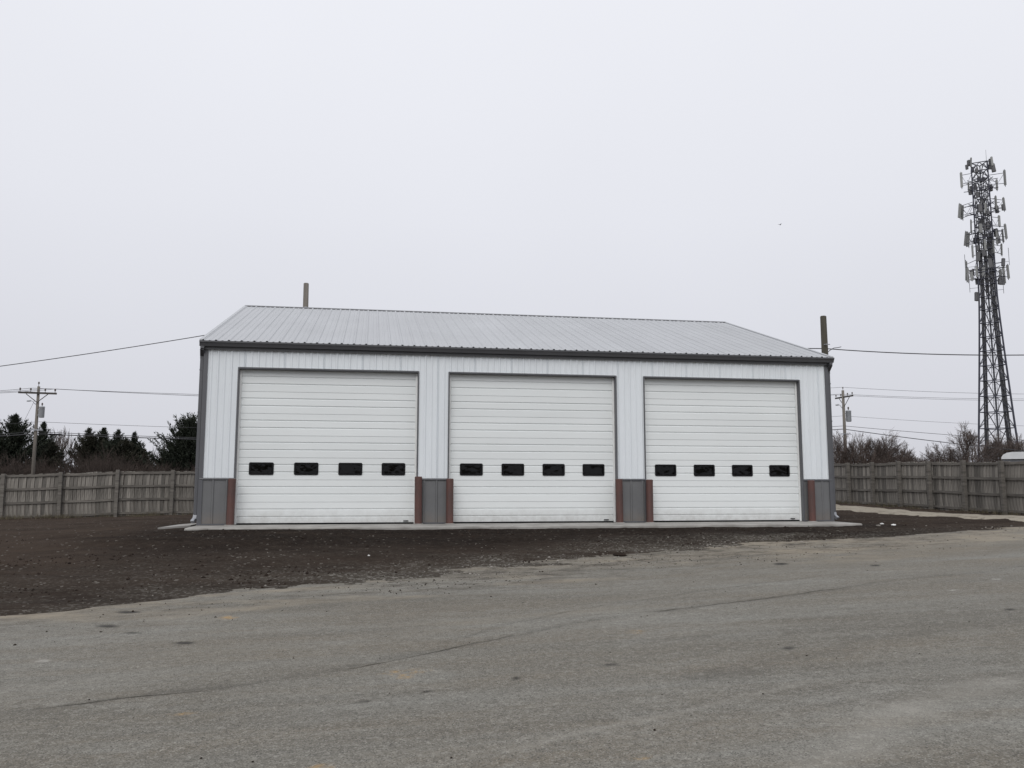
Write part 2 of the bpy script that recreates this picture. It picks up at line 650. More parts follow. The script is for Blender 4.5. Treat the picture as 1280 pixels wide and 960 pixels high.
# --- asphalt
a = NT('worn_asphalt', 0.92, 0.15)
drive = (0, 0, R(-24))
c = a.mix(a.noise(0.30, 5, 0.65, a.map((0.45, 1.5, 1.0), drive), 0.41, 0.60), (0.174, 0.161, 0.135), (0.246, 0.241, 0.216))
c = a.mix(a.mul(a.noise(0.8, 5, 0.7, a.map((0.25, 1.6, 1.0), drive), 0.44, 0.64), 0.85), c, (0.186, 0.163, 0.129))
c = a.mix(a.mul(a.noise(0.55, 5, 0.7, a.map((0.16, 1.9, 1.0), drive), 0.50, 0.64), 0.75), c, (0.140, 0.130, 0.110))
c = a.mix(a.mul(a.noise(1.3, 5, 0.75, a.map((0.5, 1.0, 1.0), drive), 0.55, 0.72), 0.55), c, (0.300, 0.296, 0.268))
sp = a.noise(42, 3, 0.85, None, 0.34, 0.66)
c = a.mix(a.mul(sp, 0.85), c, a.mix(0.5, c, (0.045, 0.041, 0.034)))
sp3 = a.noise(17, 5, 0.9, None, 0.50, 0.68)
c = a.mix(a.mul(sp3, 0.5), c, (0.37, 0.36, 0.325))
sp2 = a.noise(12, 5, 0.9, None, 0.46, 0.66)
c = a.mix(a.mul(sp2, 0.6), c, (0.095, 0.090, 0.080))
st = a.voro(125, 'F1', 'Color')
stb = a.t.nodes.new('ShaderNodeSeparateColor')
a.lk(st, stb.inputs[0])
c = a.mix(a.mul(a.rng(stb.outputs[0], 0.82, 0.96), 0.5), c, (0.36, 0.345, 0.31))
c = a.mix(a.mul(a.rng(stb.outputs[1], 0.80, 0.95), 0.7), c, (0.045, 0.043, 0.040))
brk = a.noise(1.3, 6, 0.8, None, 0.36, 0.56)
brk2 = a.noise(8, 5, 0.85, None, 0.34, 0.58)
c = a.mix(a.mul(a.mul(a.attr('sand'), a.noise(1.3, 6, 0.8, a.map((0.35, 1, 1), drive), 0.40, 0.62)), 0.8), c, (0.255, 0.222, 0.172))
c = a.mix(a.mul(a.mul(a.attr('grit'), a.noise(3.0, 6, 0.85, a.map((0.5, 1, 1), drive), 0.47, 0.60)), 0.85), c, (0.060, 0.052, 0.044))
c = a.mix(a.mul(a.mul(a.attr('seam'), a.mul(a.mul(brk, 0.75), a.mul(brk2, 0.4), 'ADD')), 0.80), c, (0.045, 0.042, 0.038))
c = a.mix(a.mul(a.mul(a.attr('pale_crack'), a.noise(3.0, 6, 0.85, None, 0.25, 0.60)), 0.60), c, (0.32, 0.305, 0.27))
c = a.mix(a.mul(a.mul(a.attr('oil'), a.noise(10, 5, 0.8, None, 0.28, 0.45)), 0.95), c, (0.030, 0.028, 0.026))
c = a.mix(a.mul(a.mul(a.attr('paint'), a.noise(7, 5, 0.8, None, 0.44, 0.58)), 0.65), c, (0.38, 0.235, 0.08))
c = a.mix(a.mul(a.mul(a.attr('chalk'), brk2), 0.6), c, (0.46, 0.45, 0.42))
a.out(c)
a.bump(a.mul(a.mul(sp, 0.5), a.mul(stb.outputs[0], 0.5), 'ADD'), 0.008, 0.6)
M_ASPHALT = a.m

# --- dirt
a = NT('dark_topsoil', 1.0, 0.04)
c = a.mix(a.noise(0.6, 6, 0.7, a.map((0.22, 1.6, 1)), 0.36, 0.64), (0.0160, 0.0125, 0.0108), (0.058, 0.0445, 0.0355))
c = a.mix(a.mul(a.noise(4, 5, 0.75, None, 0.35, 0.7), 0.6), c, (0.022, 0.017, 0.0145))
c = a.mix(a.mul(a.mul(a.attr('dark_band'), a.noise(0.9, 6, 0.75, a.map((0.3, 1.4, 1)), 0.32, 0.60)), 0.75), c, (0.0135, 0.0105, 0.0092))  # patchy darker soil tone in bands before the apron and along the left edge
c = a.mix(a.mul(a.noise(9, 6, 0.85, None, 0.48, 0.64), 0.5), c, (0.070, 0.056, 0.046))
c = a.mix(a.mul(a.attr('brown'), a.noise(0.8, 5, 0.7, a.map((0.4, 1, 1)), 0.25, 0.65)), c, (0.070, 0.053, 0.042))
v = a.voro(26, 'F1', 'Color')
vs_ = a.t.nodes.new('ShaderNodeSeparateColor')
a.lk(v, vs_.inputs[0])
grav = a.mul(a.attr('gravel'), a.noise(1.2, 5, 0.75, a.map((0.4, 1, 1)), 0.36, 0.62))
c = a.mix(a.mul(grav, 0.75), c, (0.105, 0.095, 0.080))
c = a.mix(a.mul(grav, a.rng(vs_.outputs[0], 0.70, 0.95)), c, (0.26, 0.245, 0.22))
c = a.mix(a.mul(a.rng(vs_.outputs[1], 0.982, 0.992), 0.7), c, (0.20, 0.185, 0.165))
a.out(c)
a.bump(a.noise(14, 5, 0.8, None, 0.2, 0.8), 0.05, 0.9)
M_DIRT = a.m

# --- gravel strip
a = NT('pale_gravel', 0.95, 0.2)
c = a.mix(a.noise(1.1, 5, 0.7), (0.27, 0.235, 0.185), (0.38, 0.345, 0.285))
c = a.mix(a.mul(a.noise(2.5, 5, 0.75, None, 0.52, 0.66), 0.7), c, (0.10, 0.083, 0.064))
c = a.mix(a.mul(a.noise(18, 3, 0.8), 0.4), c, (0.16, 0.145, 0.12))
a.out(c)
a.bump(a.noise(25, 4, 0.8, None, 0.2, 0.8), 0.03, 0.7)
M_GRAVEL = a.m

# --- field beyond
a = NT('winter_field', 0.95, 0.2)
c = a.mix(a.noise(0.3, 5, 0.65), (0.060, 0.048, 0.034), (0.105, 0.088, 0.055))
c = a.mix(a.mul(a.noise(6, 4, 0.8), 0.5), c, (0.045, 0.037, 0.028))
a.out(c)
M_FIELD = a.m


def polymask(px_list, w, noise_amp=0.0):
    P = np.array([on_plane(*p)[:2] for p in px_list])

    def fn(x, y):
        wob = fbm(x * 1.3, y * 1.3, 4, 5) * noise_amp * 2
        d, s = seg_dist(x, y, P)
        return np.exp(-((d * s + wob) / w) ** 2) * (d < 1.2)
    return fn


SEAM = polymask([(-200, 915), (0, 889), (140, 872), (300, 856), (430, 836), (560, 810), (640, 793), (760, 771), (870, 757), (960, 746), (1100, 727), (1280, 706), (1500, 680)], 0.020, 0.07)
SEAMW = polymask([(-200, 915), (0, 889), (140, 872), (300, 856), (430, 836), (560, 810), (640, 793), (760, 771), (870, 757), (960, 746), (1100, 727), (1280, 706), (1500, 680)], 0.10, 0.16)
SEAM2 = polymask([(560, 800), (640, 776), (760, 752), (900, 733), (1060, 715)], 0.03, 0.12)
SEAM3 = polymask([(860, 855), (1000, 815), (1150, 790), (1280, 775)], 0.12, 0.3)
PALE1 = polymask([(640, 938), (790, 905), (880, 884), (950, 866), (1000, 853)], 0.030, 0.08)
PALE2 = polymask([(960, 1000), (1040, 945), (1100, 905), (1150, 882), (1240, 850)], 0.16, 0.16)
PALE3 = polymask([(1040, 870), (1100, 880), (1160, 892), (1230, 905), (1300, 918)], 0.022, 0.06)


def blobs(lst):
    items = []
    for px, py, rx, ry in lst:
        p = on_plane(px, py)
        q = on_plane(px + rx, py)
        s = on_plane(px, py + ry)
        items.append((p[0], p[1], q[:2] - p[:2], s[:2] - p[:2]))

    def fn(x, y):
        o = np.zeros(x.shape)
        for X0, Y0, ex, ey in items:
            dx, dy = x - X0, y - Y0
            det = ex[0] * ey[1] - ex[1] * ey[0]
            u = (dx * ey[1] - dy * ey[0]) / det
            v = (ex[0] * dy - ex[1] * dx) / det
            w = fbm(x * 5, y * 5, 3, 9) * 0.9
            o = np.maximum(o, sstep(1.3, 0.5, np.hypot(u, v) + w))
        return o
    return fn


OIL = blobs([(135, 781, 13, 2.6), (232, 802, 15, 2.2), (160, 764, 16, 1.6), (165, 790, 12, 1.2), (985, 810, 10, 2.6), (762, 831, 10, 1.4), (975, 702, 9, 1.5), (1094, 704, 6, 1.2), (455, 877, 6, 1.6), (1262, 762, 8, 1.3), (645, 848, 4, 1.5), (535, 865, 6, 1.2)])
PAINT = blobs([(495, 840, 16, 2.8), (520, 838, 14, 3.0), (505, 845, 10, 2.0), (228, 891, 11, 2.6), (285, 771, 9, 2.2), (795, 788, 10, 2), (400, 960, 16, 3), (800, 948, 14, 3)])
CHALK = blobs([(1246, 723, 7, 1.4), (52, 825, 9, 1.4), (936, 909, 4, 2.0), (1190, 738, 6, 1)])


def grit(x, y):
    d = edge_d(x, y)
    return np.clip(sstep(-2.6, -0.1, d) + 0.25 * sstep(-5, -1.5, d), 0, 1) * (0.5 + 0.5 * sstep(1, 5, x) * sstep(18, 10, x))


def sand(x, y):
    d = edge_d(x, y)
    right = sstep(4, 13, x)
    a1 = sstep(-1.6 - 2.4 * right, -0.1, d) * (0.35 + 0.65 * right)
    a2 = sstep(-0.34, -0.16, d) * sstep(0.03, -0.06, d) * sstep(4.5, 0.0, x) * 1.6
    lobes = sstep(0.02, 0.16, fbm(x * 0.35, y * 0.9, 4, 21)) * sstep(-6, -1, d) * 0.8
    return np.clip(a1 + a2 + lobes, 0, 1.4)


xs = axis((-60, -14, 1.0), (-14, -4, 0.2), (-4, 13, 0.055), (13, 26, 0.11), (26, 70, 1.0))
ys = axis((-60, -17.5, 1.0), (-17.5, -9, 0.05), (-9, 0, 0.085), (0, 14, 0.5))


def asphalt_z(x, y):
    return Z(x, y) + fbm(x * 0.35, y * 0.35, 3, 3) * 0.03 + fbm(x * 2.5, y * 2.5, 2, 8) * 0.006 - 0.30 * sstep(0.35, 1.5, edge_d(x, y))


lot = grid_mesh('asphalt_lot', xs, ys, asphalt_z, M_ASPHALT, keep=lambda X, Y, z: edge_d(X, Y) < 2.2,
          attrs={'seam': lambda x, y: np.clip(SEAM(x, y) * 0.32 + SEAMW(x, y) * 0.28 + SEAM2(x, y) * 0.5 + SEAM3(x, y) * 0.25, 0, 1), 'pale_crack': lambda x, y: np.clip(PALE1(x, y) * 0.6 + PALE2(x, y) * 0.65 + PALE3(x, y) * 0.6, 0, 1),
                 'oil': OIL, 'paint': PAINT, 'chalk': CHALK, 'sand': sand, 'grit': grit})

M_CRACK = mat('crack_grit', (0.055, 0.050, 0.042), 0.95, c2=(0.085, 0.078, 0.065), scale=6, spec=0.05)


def crack(px_list, w, m, seed, fill=0.7, wander=0.05):
    r_ = random.Random(seed)
    P = np.array([on_plane(*p)[:2] for p in px_list])
    seg = np.linalg.norm(np.diff(P, axis=0), axis=1)
    cum = np.concatenate([[0], np.cumsum(seg)])
    n = int(cum[-1] / 0.045)
    ss = np.linspace(0, cum[-1], n)
    X, Y = np.interp(ss, cum, P[:, 0]), np.interp(ss, cum, P[:, 1])
    dX, dY = np.gradient(X), np.gradient(Y)
    L = np.hypot(dX, dY)
    nx, ny = -dY / L, dX / L
    off = fbm(ss * 0.9, ss * 0 + seed, 4, seed) * wander * 3 + fbm(ss * 7, ss * 0 + seed, 3, seed + 3) * 0.05
    on = fbm(ss * 0.55, ss * 0 + 3.3, 4, seed + 7) + 0.5
    wd = w * np.clip((fill + 0.12 - on) * 5, 0, 1) * (0.35 + 1.3 * (fbm(ss * 3, ss * 0, 3, seed + 11) + 0.5))
    ax, ay = X + nx * (off + wd / 2), Y + ny * (off + wd / 2)
    bx, by = X + nx * (off - wd / 2), Y + ny * (off - wd / 2)
    za, zb_ = asphalt_z(ax, ay) + 0.0035, asphalt_z(bx, by) + 0.0035
    mb = MB()
    for i in range(n - 1):
        if wd[i] < 0.003 and wd[i + 1] < 0.003:
            continue
        mb.add([(ax[i], ay[i], za[i]), (bx[i], by[i], zb_[i]), (bx[i + 1], by[i + 1], zb_[i + 1]), (ax[i + 1], ay[i + 1], za[i + 1])], [(0, 1, 2, 3)])
    mb.build('crack', m, lot)


crack([(0, 889), (140, 872), (300, 856), (430, 836), (560, 810), (640, 793)], 0.012, M_CRACK, 1, 0.45, 0.04)
crack([(40, 886), (180, 869), (330, 853)], 0.010, M_CRACK, 14, 0.45, 0.09)
crack([(560, 809), (760, 771), (870, 757), (960, 746), (1100, 727), (1280, 706)], 0.014, M_CRACK, 2, 0.42, 0.07)
crack([(700, 766), (800, 748), (900, 735), (960, 729)], 0.018, M_CRACK, 3, 0.42, 0.10)

# --- dirt sheet: rides over the asphalt edge, ragged where it thins out
XL, XR, DEPTH = -0.79, 15.03, 13.34


def dirt_z(x, y):
    d = edge_d(x, y)
    right = sstep(6, 14, x)
    off = -0.080 - 0.022 * sstep(-2.6, -1.7, y) + 0.09 * sstep(-1.2, 0.5, d) + 0.03 * sstep(0.3, 2.5, d)
    apron = sstep(-1.15, -1.9, y) + sstep(-1.5, -2.2, x) + sstep(15.4, 16.2, x)
    apron = np.clip(apron + sstep(14, 15, y), 0, 1)
    ragged = sstep(0.5, 4, x) * sstep(17, 12, x)
    rough = 0.35 + 0.45 * ragged + (0.65 - 0.45 * ragged) * sstep(0.0, 1.6, d)
    n = fbm(x * 0.28, y * 1.3, 4, 31) * 0.11 + fbm(x * 1.6, y * 2.4, 4, 37) * 0.06 + np.abs(fbm(x * 5, y * 6, 3, 41)) * 0.05
    ruts = np.sin(y * 3.6 + fbm(x * 0.15, y * 0.2, 2, 51) * 7) * 0.018 * sstep(0.5, 2, d)
    return Z(x, y) + off + (n + ruts) * rough * (0.45 + 0.55 * apron)


def dirt_keep(X, Y, z):
    inside = (X > XL + 0.3) & (X < XR - 0.3) & (Y > -1.0) & (Y < DEPTH - 0.3)
    return (edge_d(X, Y) > -2.4) & ~inside


xs = axis((-60, -12, 1.0), (-12, -4, 0.16), (-4, 20, 0.07), (20, 34, 0.25), (34, 70, 1.0))
ys = axis((-22, -13, 0.4), (-13, 0.4, 0.06), (0.4, 6, 0.15), (6, 26, 0.4), (26, 60, 1.0))
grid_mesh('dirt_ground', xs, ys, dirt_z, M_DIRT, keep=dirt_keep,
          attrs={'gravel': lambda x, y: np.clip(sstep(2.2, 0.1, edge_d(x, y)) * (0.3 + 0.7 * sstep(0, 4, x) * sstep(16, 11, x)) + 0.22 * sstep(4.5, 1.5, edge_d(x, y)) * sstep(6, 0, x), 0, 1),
                 'dark_band': lambda x, y: sstep(-5.5, -3.0, y) * sstep(-0.8, -1.8, y) * sstep(-4, -1, x) * sstep(20, 17, x) + 0.6 * sstep(0.8, 2.0, edge_d(x, y)) * sstep(5.5, 3, edge_d(x, y)) * sstep(7, 3, x),
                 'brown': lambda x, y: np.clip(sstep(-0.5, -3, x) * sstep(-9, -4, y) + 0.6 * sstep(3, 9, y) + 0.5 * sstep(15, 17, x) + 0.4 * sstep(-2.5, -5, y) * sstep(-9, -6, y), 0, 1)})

# --- pale gravel strip along the right fence
STRIP = np.array([(p[0], p[1]) for p in (at(1000, 607, 37.2), at(1045, 607, 33.5), at(1110, 607, 30.0), at(1190, 607, 27.2), at(1280, 607, 24.4), at(1420, 607, 21.5))])


def strip_z(x, y):
    d, s = seg_dist(x, y, STRIP)
    w = 1.25
    return dirt_z(x, y) * 0.5 + (Z(x, y) + 0.02) * 0.5 + 0.055 - 0.16 * sstep(w * 0.55, w * 1.35, d + fbm(x * 0.8, y * 0.8, 4, 77) * 1.0)


grid_mesh('gravel_path', axis((14.5, 30, 0.14)), axis((-6, 20, 0.14)), strip_z, M_GRAVEL, keep=lambda X, Y, z: seg_dist(X, Y, STRIP)[0] < 1.9)

# --- the land, out to the horizon
xs = axis((-1500, -200, 100), (-200, -60, 10), (-60, 80, 2.0), (80, 200, 10), (200, 1500, 100))
grid_mesh('ground', xs, xs, lambda x, y: Z(x, y) - 0.16 + 0.10 * sstep(17, 22, np.hypot((x - 8) * 0.6, y)) * sstep(20, 40, y), M_FIELD)

# ------------------------------------------------------------------ concrete
cb = MB()
cb.cbox(XL - 0.03, XR + 0.03, -1.30, 0.02, -0.34, -0.004, 0.02)
tag(cb.build('concrete_apron', M_CONC), None, None, None, 'structure')
sl = MB()
pad = [(-1.52, -0.60, -0.02), (-0.93, -0.10, 0.005), (-0.93, 1.45, 0.005), (-1.42, 0.95, -0.02)]
sl.add([(x_, y_, -0.25) for x_, y_, z_ in pad] + pad,
       [(0, 3, 2, 1), (4, 5, 6, 7), (0, 1, 5, 4), (1, 2, 6, 5), (2, 3, 7, 6), (3, 0, 4, 7)])
tag(sl.build('splash_pad', M_CONC), 'small pale concrete pad on the dirt below the left downspout', 'concrete pad')

# ------------------------------------------------------------------ garage building
gb = empty('garage_building', (0, 0, 0))
tag(gb, 'long white metal garage with three roll-up doors and grey wainscot', 'garage')

DOORS = [(0.0, 4.2134), (4.9831, 9.1997), (9.9653, 14.2049)]
DH, HW, ZW = 3.658, 1.055, 4.12
ZG = 4.30


def in_door(x):
    return any(a <= x <= b for a, b in DOORS)


def rib_profile(x0, x1, minor=0.014):
    """x positions and outward offsets of a ribbed sheet between x0 and x1 (rib pitch one foot)"""
    pts = [(x0, 0.0)]
    k = math.floor((x0 - XL) / 0.3048) - 1
    while XL + k * 0.3048 < x1 + 0.1:
        c0 = XL + k * 0.3048
        for dx, o in ((-0.034, 0), (-0.014, 0.019), (0.014, 0.019), (0.034, 0), (0.118, 0), (0.138, minor), (0.166, minor), (0.186, 0)):
            x = c0 + dx
            if x0 + 0.002 < x < x1 - 0.002:
                pts.append((x, o))
        k += 1
    pts.append((x1, 0.0))
    for a_, b_ in DOORS:
        for xx in (a_, b_):
            if x0 + 0.002 < xx < x1 - 0.002:
                pts.append((xx, 0.0))
    pts.sort()
    return pts


def sheet(pts, zlow, zhigh, y0, sgn=-1):
    m = MB()
    for (xa, oa), (xb, ob) in zip(pts[:-1], pts[1:]):
        if xb - xa < 1e-5:
            continue
        zl = zlow((xa + xb) / 2)
        if zl is None:
            continue
        zh = zhigh
        m.add([(xa, y0 + sgn * oa, zl), (xb, y0 + sgn * ob, zl), (xb, y0 + sgn * ob, zh), (xa, y0 + sgn * oa, zh)], [(0, 1, 2, 3)])
    return m


# wall core with the door openings (front), so the sheets hang on something real
fw = MB()
xs_ = [XL] + [v_ for d in DOORS for v_ in d] + [XR]
for i in range(0, len(xs_), 2):
    fw.box(xs_[i] + 0.004, xs_[i + 1] - 0.004, 0.004, 0.20, 0.0, DH + 0.02)
fw.box(XL + 0.004, XR - 0.004, 0.004, 0.20, DH + 0.02, ZW + 0.08)
front = fw.build('front_wall', M_TRIM, gb)
n_sheet = math.ceil((XR - XL) / 0.9144)
for i in range(n_sheet):
    a0, a1 = XL + i * 0.9144, min(XR, XL + (i + 1) * 0.9144)
    p = rib_profile(a0, a1)
    sheet(p, lambda x: DH + 0.03 if in_door(x) else HW + 0.03, ZW, 0.0 - 0.0012 * (i % 2)).build('siding_panel', M_SIDING, front)
for i in range(0, len(xs_), 2):
    a0, a1 = xs_[i], xs_[i + 1]
    nseg = 2 if a1 - a0 > 0.85 else 1
    for k in range(nseg):
        b0, b1 = a0 + (a1 - a0) * k / nseg, a0 + (a1 - a0) * (k + 1) / nseg
        sheet(rib_profile(b0, b1, 0.001), lambda x: 0.005, HW, -0.004 - 0.0012 * k).build('wainscot_panel', M_WAIN, front)
    w = MB()
    w.extrude([(0.0, HW - 0.012), (-0.030, HW - 0.012), (-0.034, HW + 0.004), (-0.027, HW + 0.030), (0.0, HW + 0.034)], 'x', a0 + 0.002, a1 - 0.002)
    w.build('wainscot_cap', M_TRIM, front)
# base angle under the sheets
for i in range(0, len(xs_), 2):
    w = MB()
    w.box(xs_[i] + 0.003, xs_[i + 1] - 0.003, -0.033, 0.0, 0.002, 0.035)
    w.build('base_trim', M_TRIM, front)

# corner trims
for sx, X in ((-1, XL), (1, XR)):
    w = MB()
    w.box(min(X - sx * 0.075, X + sx * 0.022), max(X - sx * 0.075, X + sx * 0.022), -0.028, -0.001, 0.0, ZW + 0.06)
    w.box(min(X, X + sx * 0.022), max(X, X + sx * 0.022), 0.001, 0.10, 0.0, ZW + 0.06)
    w.build('corner_trim', M_TRIM, gb)

# side and rear walls (white sheet above grey wainscot)
def side_wall(X, sgn):
    m = MB()
    pts = [(0.0, 0.0)]
    k = 0
    while k * 0.3048 < DEPTH:
        for dx, o in ((0.05, 0), (0.07, 0.019), (0.10, 0.019), (0.12, 0)):
            yy = k * 0.3048 + dx
            if yy < DEPTH:
                pts.append((yy, o))
        k += 1
    pts.append((DEPTH, 0.0))

    def top(y):
        return ZG - 0.06 + min(y, DEPTH - y) / 3.0
    for lo, hi, mm, nm in ((None, HW, M_WAIN, 'side_wainscot'), (HW, None, M_SIDING, 'side_wall')):
        m = MB()
        for (ya, oa), (yb, ob) in zip(pts[:-1], pts[1:]):
            za, zb = (0.0, 0.0) if lo is None else (lo, lo)
            ta, tb = (hi, hi) if hi is not None else (top(ya), top(yb))
            m.add([(X + sgn * oa, ya, za), (X + sgn * ob, yb, zb), (X + sgn * ob, yb, tb), (X + sgn * oa, ya, ta)], [(0, 1, 2, 3)])
        m.build(nm, mm, gb)


side_wall(XL, -1)
side_wall(XR, 1)
m = MB()
m.box(XL, XR, DEPTH - 0.1, DEPTH, 0, ZW + 0.1)
m.build('rear_wall', M_SIDING, gb)
m = MB()
m.box(XL + 0.005, XR - 0.005, 0.021, DEPTH - 0.11, -0.2, -0.002)
m.build('floor_slab', M_CONC, gb)

# roof
GL, GR = -0.8742, 15.1327
YE, YR, ZR = -0.10, 6.67, 6.534
roof = empty('roof', (0, 0, 0), gb)
SL = (ZR - ZG) / (YR - YE)
deck = MB()
deck.add([(GL, YE, ZG - 0.035), (GR, YE, ZG - 0.035), (GR, YR, ZR - 0.035), (GL, YR, ZR - 0.035), (GR, 2 * YR - YE, ZG - 0.035), (GL, 2 * YR - YE, ZG - 0.035)], [(0, 1, 2, 3), (3, 2, 4, 5)])
deck.build('roof_deck', M_TRIM, roof)
nn = math.ceil((GR - GL) / 0.870)
for back in (0, 1):
    for i in range(nn):
        a0, a1 = GL + i * 0.870, min(GR, GL + (i + 1) * 0.870)
        pts = [(a0, 0.0)]
        for k in range(0, 3):
            c0 = a0 + 0.05 + k * 0.290
            for dx, o in ((-0.036, 0), (-0.016, 0.022), (0.016, 0.022), (0.036, 0), (0.116, 0), (0.134, 0.011), (0.158, 0.011), (0.176, 0)):
                if a0 < c0 + dx < a1:
                    pts.append((c0 + dx, o))
        pts.append((a1, 0.0))
        m = MB()
        for (xa, oa), (xb, ob) in zip(pts[:-1], pts[1:]):
            ye, yr = (YE - 0.03, YR) if not back else (2 * YR - YE + 0.03, YR)
            ze = ZG - 0.03 * SL
            lift = 0.001 * (i % 2)
            q = [(xa, ye, ze + oa + lift), (xb, ye, ze + ob + lift), (xb, yr, ZR + ob + lift), (xa, yr, ZR + oa + lift)]
            m.add(q, [(0, 1, 2, 3)] if not back else [(3, 2, 1, 0)])
        m.build('roof_panel', M_ROOF, roof)
m = MB()
rw = 0.11
m.extrude([(YR - rw, ZR - rw * SL + 0.026), (YR, ZR + 0.034), (YR + rw, ZR - rw * SL + 0.026), (YR + rw, ZR - rw * SL + 0.004), (YR, ZR + 0.012), (YR - rw, ZR - rw * SL + 0.004)], 'x', GL - 0.02, GR + 0.02)
m.build('ridge_cap', M_GUTTER, roof)
for X, s in ((GL, -1), (GR, 1)):
    for back in (0, 1):
        m = MB()
        ye = YE - 0.03 if not back else 2 * YR - YE + 0.03
        x0, x1 = min(X - s * 0.05, X + s * 0.03), max(X - s * 0.05, X + s * 0.03)
        yr_ = YR - 0.12 if not back else YR + 0.12
        zr_ = ZR - 0.12 * SL
        zt, zb_ = 0.031, -0.13
        vs = []
        for (yy, zz) in ((ye, ZG - 0.01), (yr_, zr_)):
            vs += [(x0, yy, zz + zb_), (x1, yy, zz + zb_), (x1, yy, zz + zt), (x0, yy, zz + zt)]
        m.add(vs, [(0, 1, 2, 3), (7, 6, 5, 4), (0, 4, 5, 1), (1, 5, 6, 2), (2, 6, 7, 3), (3, 7, 4, 0)])
        m.build('rake_trim', M_ROOFTRIM, roof)
# rib end closures along the eave
m = MB()
m.box(-0.016, 0.016, YE - 0.036, YE - 0.028, ZG - 0.012, ZG + 0.016)
CLOS = m.mesh('rib_closure', M_BLACK)
x = GL + 0.05
while x < GR - 0.02:
    link('rib_closure', CLOS, roof, (x, 0, 0))
    x += 0.290

# fascia, gutter, downspouts
m = MB()
m.box(GL + 0.02, GR - 0.02, YE + 0.03, YE + 0.055, ZW - 0.03, ZG - 0.045)
m.build('fascia', M_GUTTER, gb)
m = MB()
m.box(GL + 0.03, GR - 0.03, -0.060, -0.001, ZW - 0.018, ZW + 0.022)
m.build('soffit_trim', M_TRIM, gb)
m = MB()
gy = YE + 0.027
prof = [(gy, ZG - 0.012), (gy, ZG - 0.145), (gy - 0.075, ZG - 0.145), (gy - 0.088, ZG - 0.11), (gy - 0.105, ZG - 0.07), (gy - 0.122, ZG - 0.055), (gy - 0.122, ZG - 0.018), (gy - 0.112, ZG - 0.018), (gy - 0.112, ZG - 0.050), (gy - 0.095, ZG - 0.065), (gy - 0.078, ZG - 0.105), (gy - 0.068, ZG - 0.135), (gy - 0.010, ZG - 0.135), (gy - 0.010, ZG - 0.012)]
m.extrude(prof, 'x', GL - 0.015, GR + 0.015, closed=True)
gut = m.build('gutter', M_GUTTER, gb)
for X, s in ((GL, -1), (GR, 1)):
    m = MB()
    pr = [prof[i] for i in (0, 1, 2, 3, 4, 5, 6)]
    xa = X + s * 0.017
    m.extrude(pr, 'x', min(xa, xa + s * 0.004), max(xa, xa + s * 0.004))
    m.build('gutter_end_cap', M_GUTTER, gut)
for X, s in ((XL, -1), (XR, 1)):
    ds = empty('downspout', (0, 0, 0), gb)
    xo = X + s * 0.074
    pts = [(X + s * 0.04, gy - 0.05, ZG - 0.146), (X + s * 0.045, gy - 0.05, ZG - 0.20), (xo, 0.075, ZG - 0.34), (xo, 0.075, ZG - 0.42)]
    m = MB()
    for p0, p1 in zip(pts[:-1], pts[1:]):
        m.bar(p0, p1, 0.085, 0.075, up=(0, 1, 0))
    m.build('upper_elbow', M_GUTTER, ds)
    m = MB()
    m.cbox(xo - 0.04, xo + 0.04, 0.035, 0.115, 0.22, ZG - 0.40, 0.008)
    for zz in (1.3, 2.6, 3.6):
        m.box(xo - 0.044, xo + 0.044, 0.030, 0.119, zz, zz + 0.03)
    m.build('downspout_pipe', M_TRIM, ds)
    m = MB()
    m.bar((xo, 0.075, 0.23), (xo + s * 0.01, 0.06, 0.14), 0.080, 0.080, up=(0, 1, 0))
    m.bar((xo + s * 0.01, 0.062, 0.145), (xo + s * 0.04, -0.03, 0.075), 0.080, 0.070)
    m.build('lower_elbow', M_STEEL, ds)

# overhead doors
SEC = DH / 7
WFR = (0.135, 0.380, 0.625, 0.868)
WW, WH = 0.565, 0.295


def ring_pts(cx, cz, w, h, r, n=4):
    out = []
    for (sx, sz, a0) in ((1, 1, 0), (-1, 1, 90), (-1, -1, 180), (1, -1, 270)):
        for k in range(n + 1):
            t = R(a0 + 90 * k / n)
            out.append((cx + sx * (w / 2 - r) + r * math.cos(t), cz + sz * (h / 2 - r) + r * math.sin(t)))
    return out


